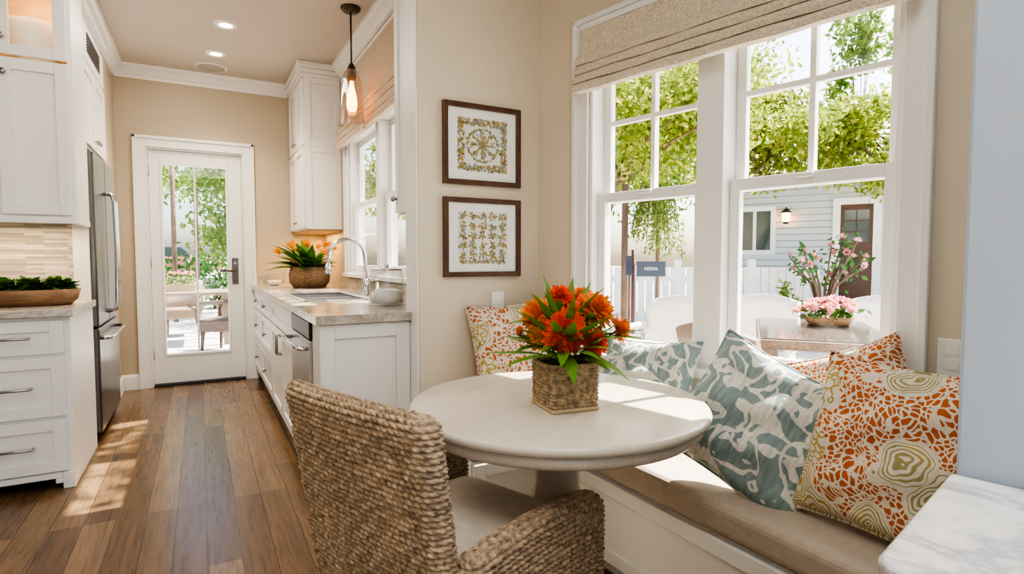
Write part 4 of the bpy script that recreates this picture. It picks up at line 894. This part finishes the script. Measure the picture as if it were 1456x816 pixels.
tree((-2.0,19),'far green tree on the left of the view through door',2.5,3.8,(2.3,2.3,2.2),6000,.2,M['leafB'],42,24)
tree((2.2,24),'large far tree closing the view through the glazed door',2.5,4.2,(3.6,3.2,3.2),8000,.28,M['leafB'],43,24)
tree((4.6,11.5),'green tree seen through the kitchen sink window',2.0,3.0,(2.0,2.0,1.9),7000,.15,M['leafA'],44,24)
for x,y,lb in ((-.42,12.5,'tall dark utility post left in the door view'),(-.05,14.5,'tall dark utility post in middle of the door view')):
    tag(MB().cyl((x,y,-.05),(x,y,4.2),.045,.04,10).build('post',M['bark']),lb,'post')
t=thing('car','faded red parked car in the distance through the glazed door','car',(-1.2,31.0,.35),R(5))
MB(Matrix.Rotation(R(90),4,'X')).prism([(-2.1,.25),(2.1,.25),(2.15,.6),(1.9,.82),(1.1,.9),(-1.6,.92),(-2.1,.8)],-.85,.85).build('body',M['redpaint'],t,bevel=.06,seg=3)
MB(Matrix.Rotation(R(90),4,'X')).prism([(-1.5,.9),(1.0,.9),(.4,1.38),(-1.0,1.40)],-.72,.72).build('cabin',M['darkpane'],t,bevel=.05)
for x in (-1.3,1.3):
    for s in (-1,1): MB().cyl((x,s*.70,.32),(x,s*.88,.32),.32,.32,20).build('wheel',M['dark'],t)
stru(MB().box(-14,14,27,50,-.05,.35).build('street',pm('asphalt street',(.30,.30,.30),.9,ns=4,na=.1)))
# ------------------------------------------------------------ light
wd=bpy.data.worlds.new('world'); S.world=wd; wd.use_nodes=True; nt=wd.node_tree; bg=nt.nodes['Background']
sk=N(nt,'ShaderNodeTexSky'); sk.sky_type='NISHITA'; sk.sun_disc=False; sk.sun_elevation=R(50); sk.sun_rotation=R(85); sk.air_density=1.; sk.dust_density=3.
nt.links.new(sk.outputs['Color'],bg.inputs['Color']); bg.inputs['Strength'].default_value=.36
sl=bpy.data.lights.new('sun','SUN'); sl.energy=15; sl.angle=R(.6); sl.color=(1,.94,.84); so=bpy.data.objects.new('sun',sl); COL.objects.link(so)
so.rotation_euler=V((1,.0,1.17)).to_track_quat('Z','Y').to_euler()
def area(loc,sx,sy,e,col,rot=(0,0,0)):
    l=bpy.data.lights.new('fill_and_cabinet_lamp','AREA'); l.shape='RECTANGLE'; l.size=sx; l.size_y=sy; l.energy=e; l.color=col; o=bpy.data.objects.new('fill_and_cabinet_lamp',l); COL.objects.link(o); o.location=loc; o.rotation_euler=rot
area((-.1,4.2,CZ-.04),.5,2.4,12,(1,.93,.83))  # added fill over the kitchen aisle, not a fixture
area((.5,-.2,CZ-.04),2.0,1.6,36,(1,.97,.93))  # unseen fill added above the camera to brighten the nook
area((-.9,1.8,CZ-.04),1.4,1.8,11,(1,.96,.90))  # unseen fill added on the left side of the room
area((-.9,4.05,1.345),.55,.05,2.6,(1,.72,.42))
area((.97,5.55,1.395),.2,.6,3.5,(1,.58,.22))
area((-.74,4.0,2.69),.2,.2,1.8,(1,.55,.24))
try:
    S.view_settings.view_transform='AgX'; S.view_settings.look='AgX - High Contrast'; S.view_settings.exposure=.55
except Exception as e: print('view',e)
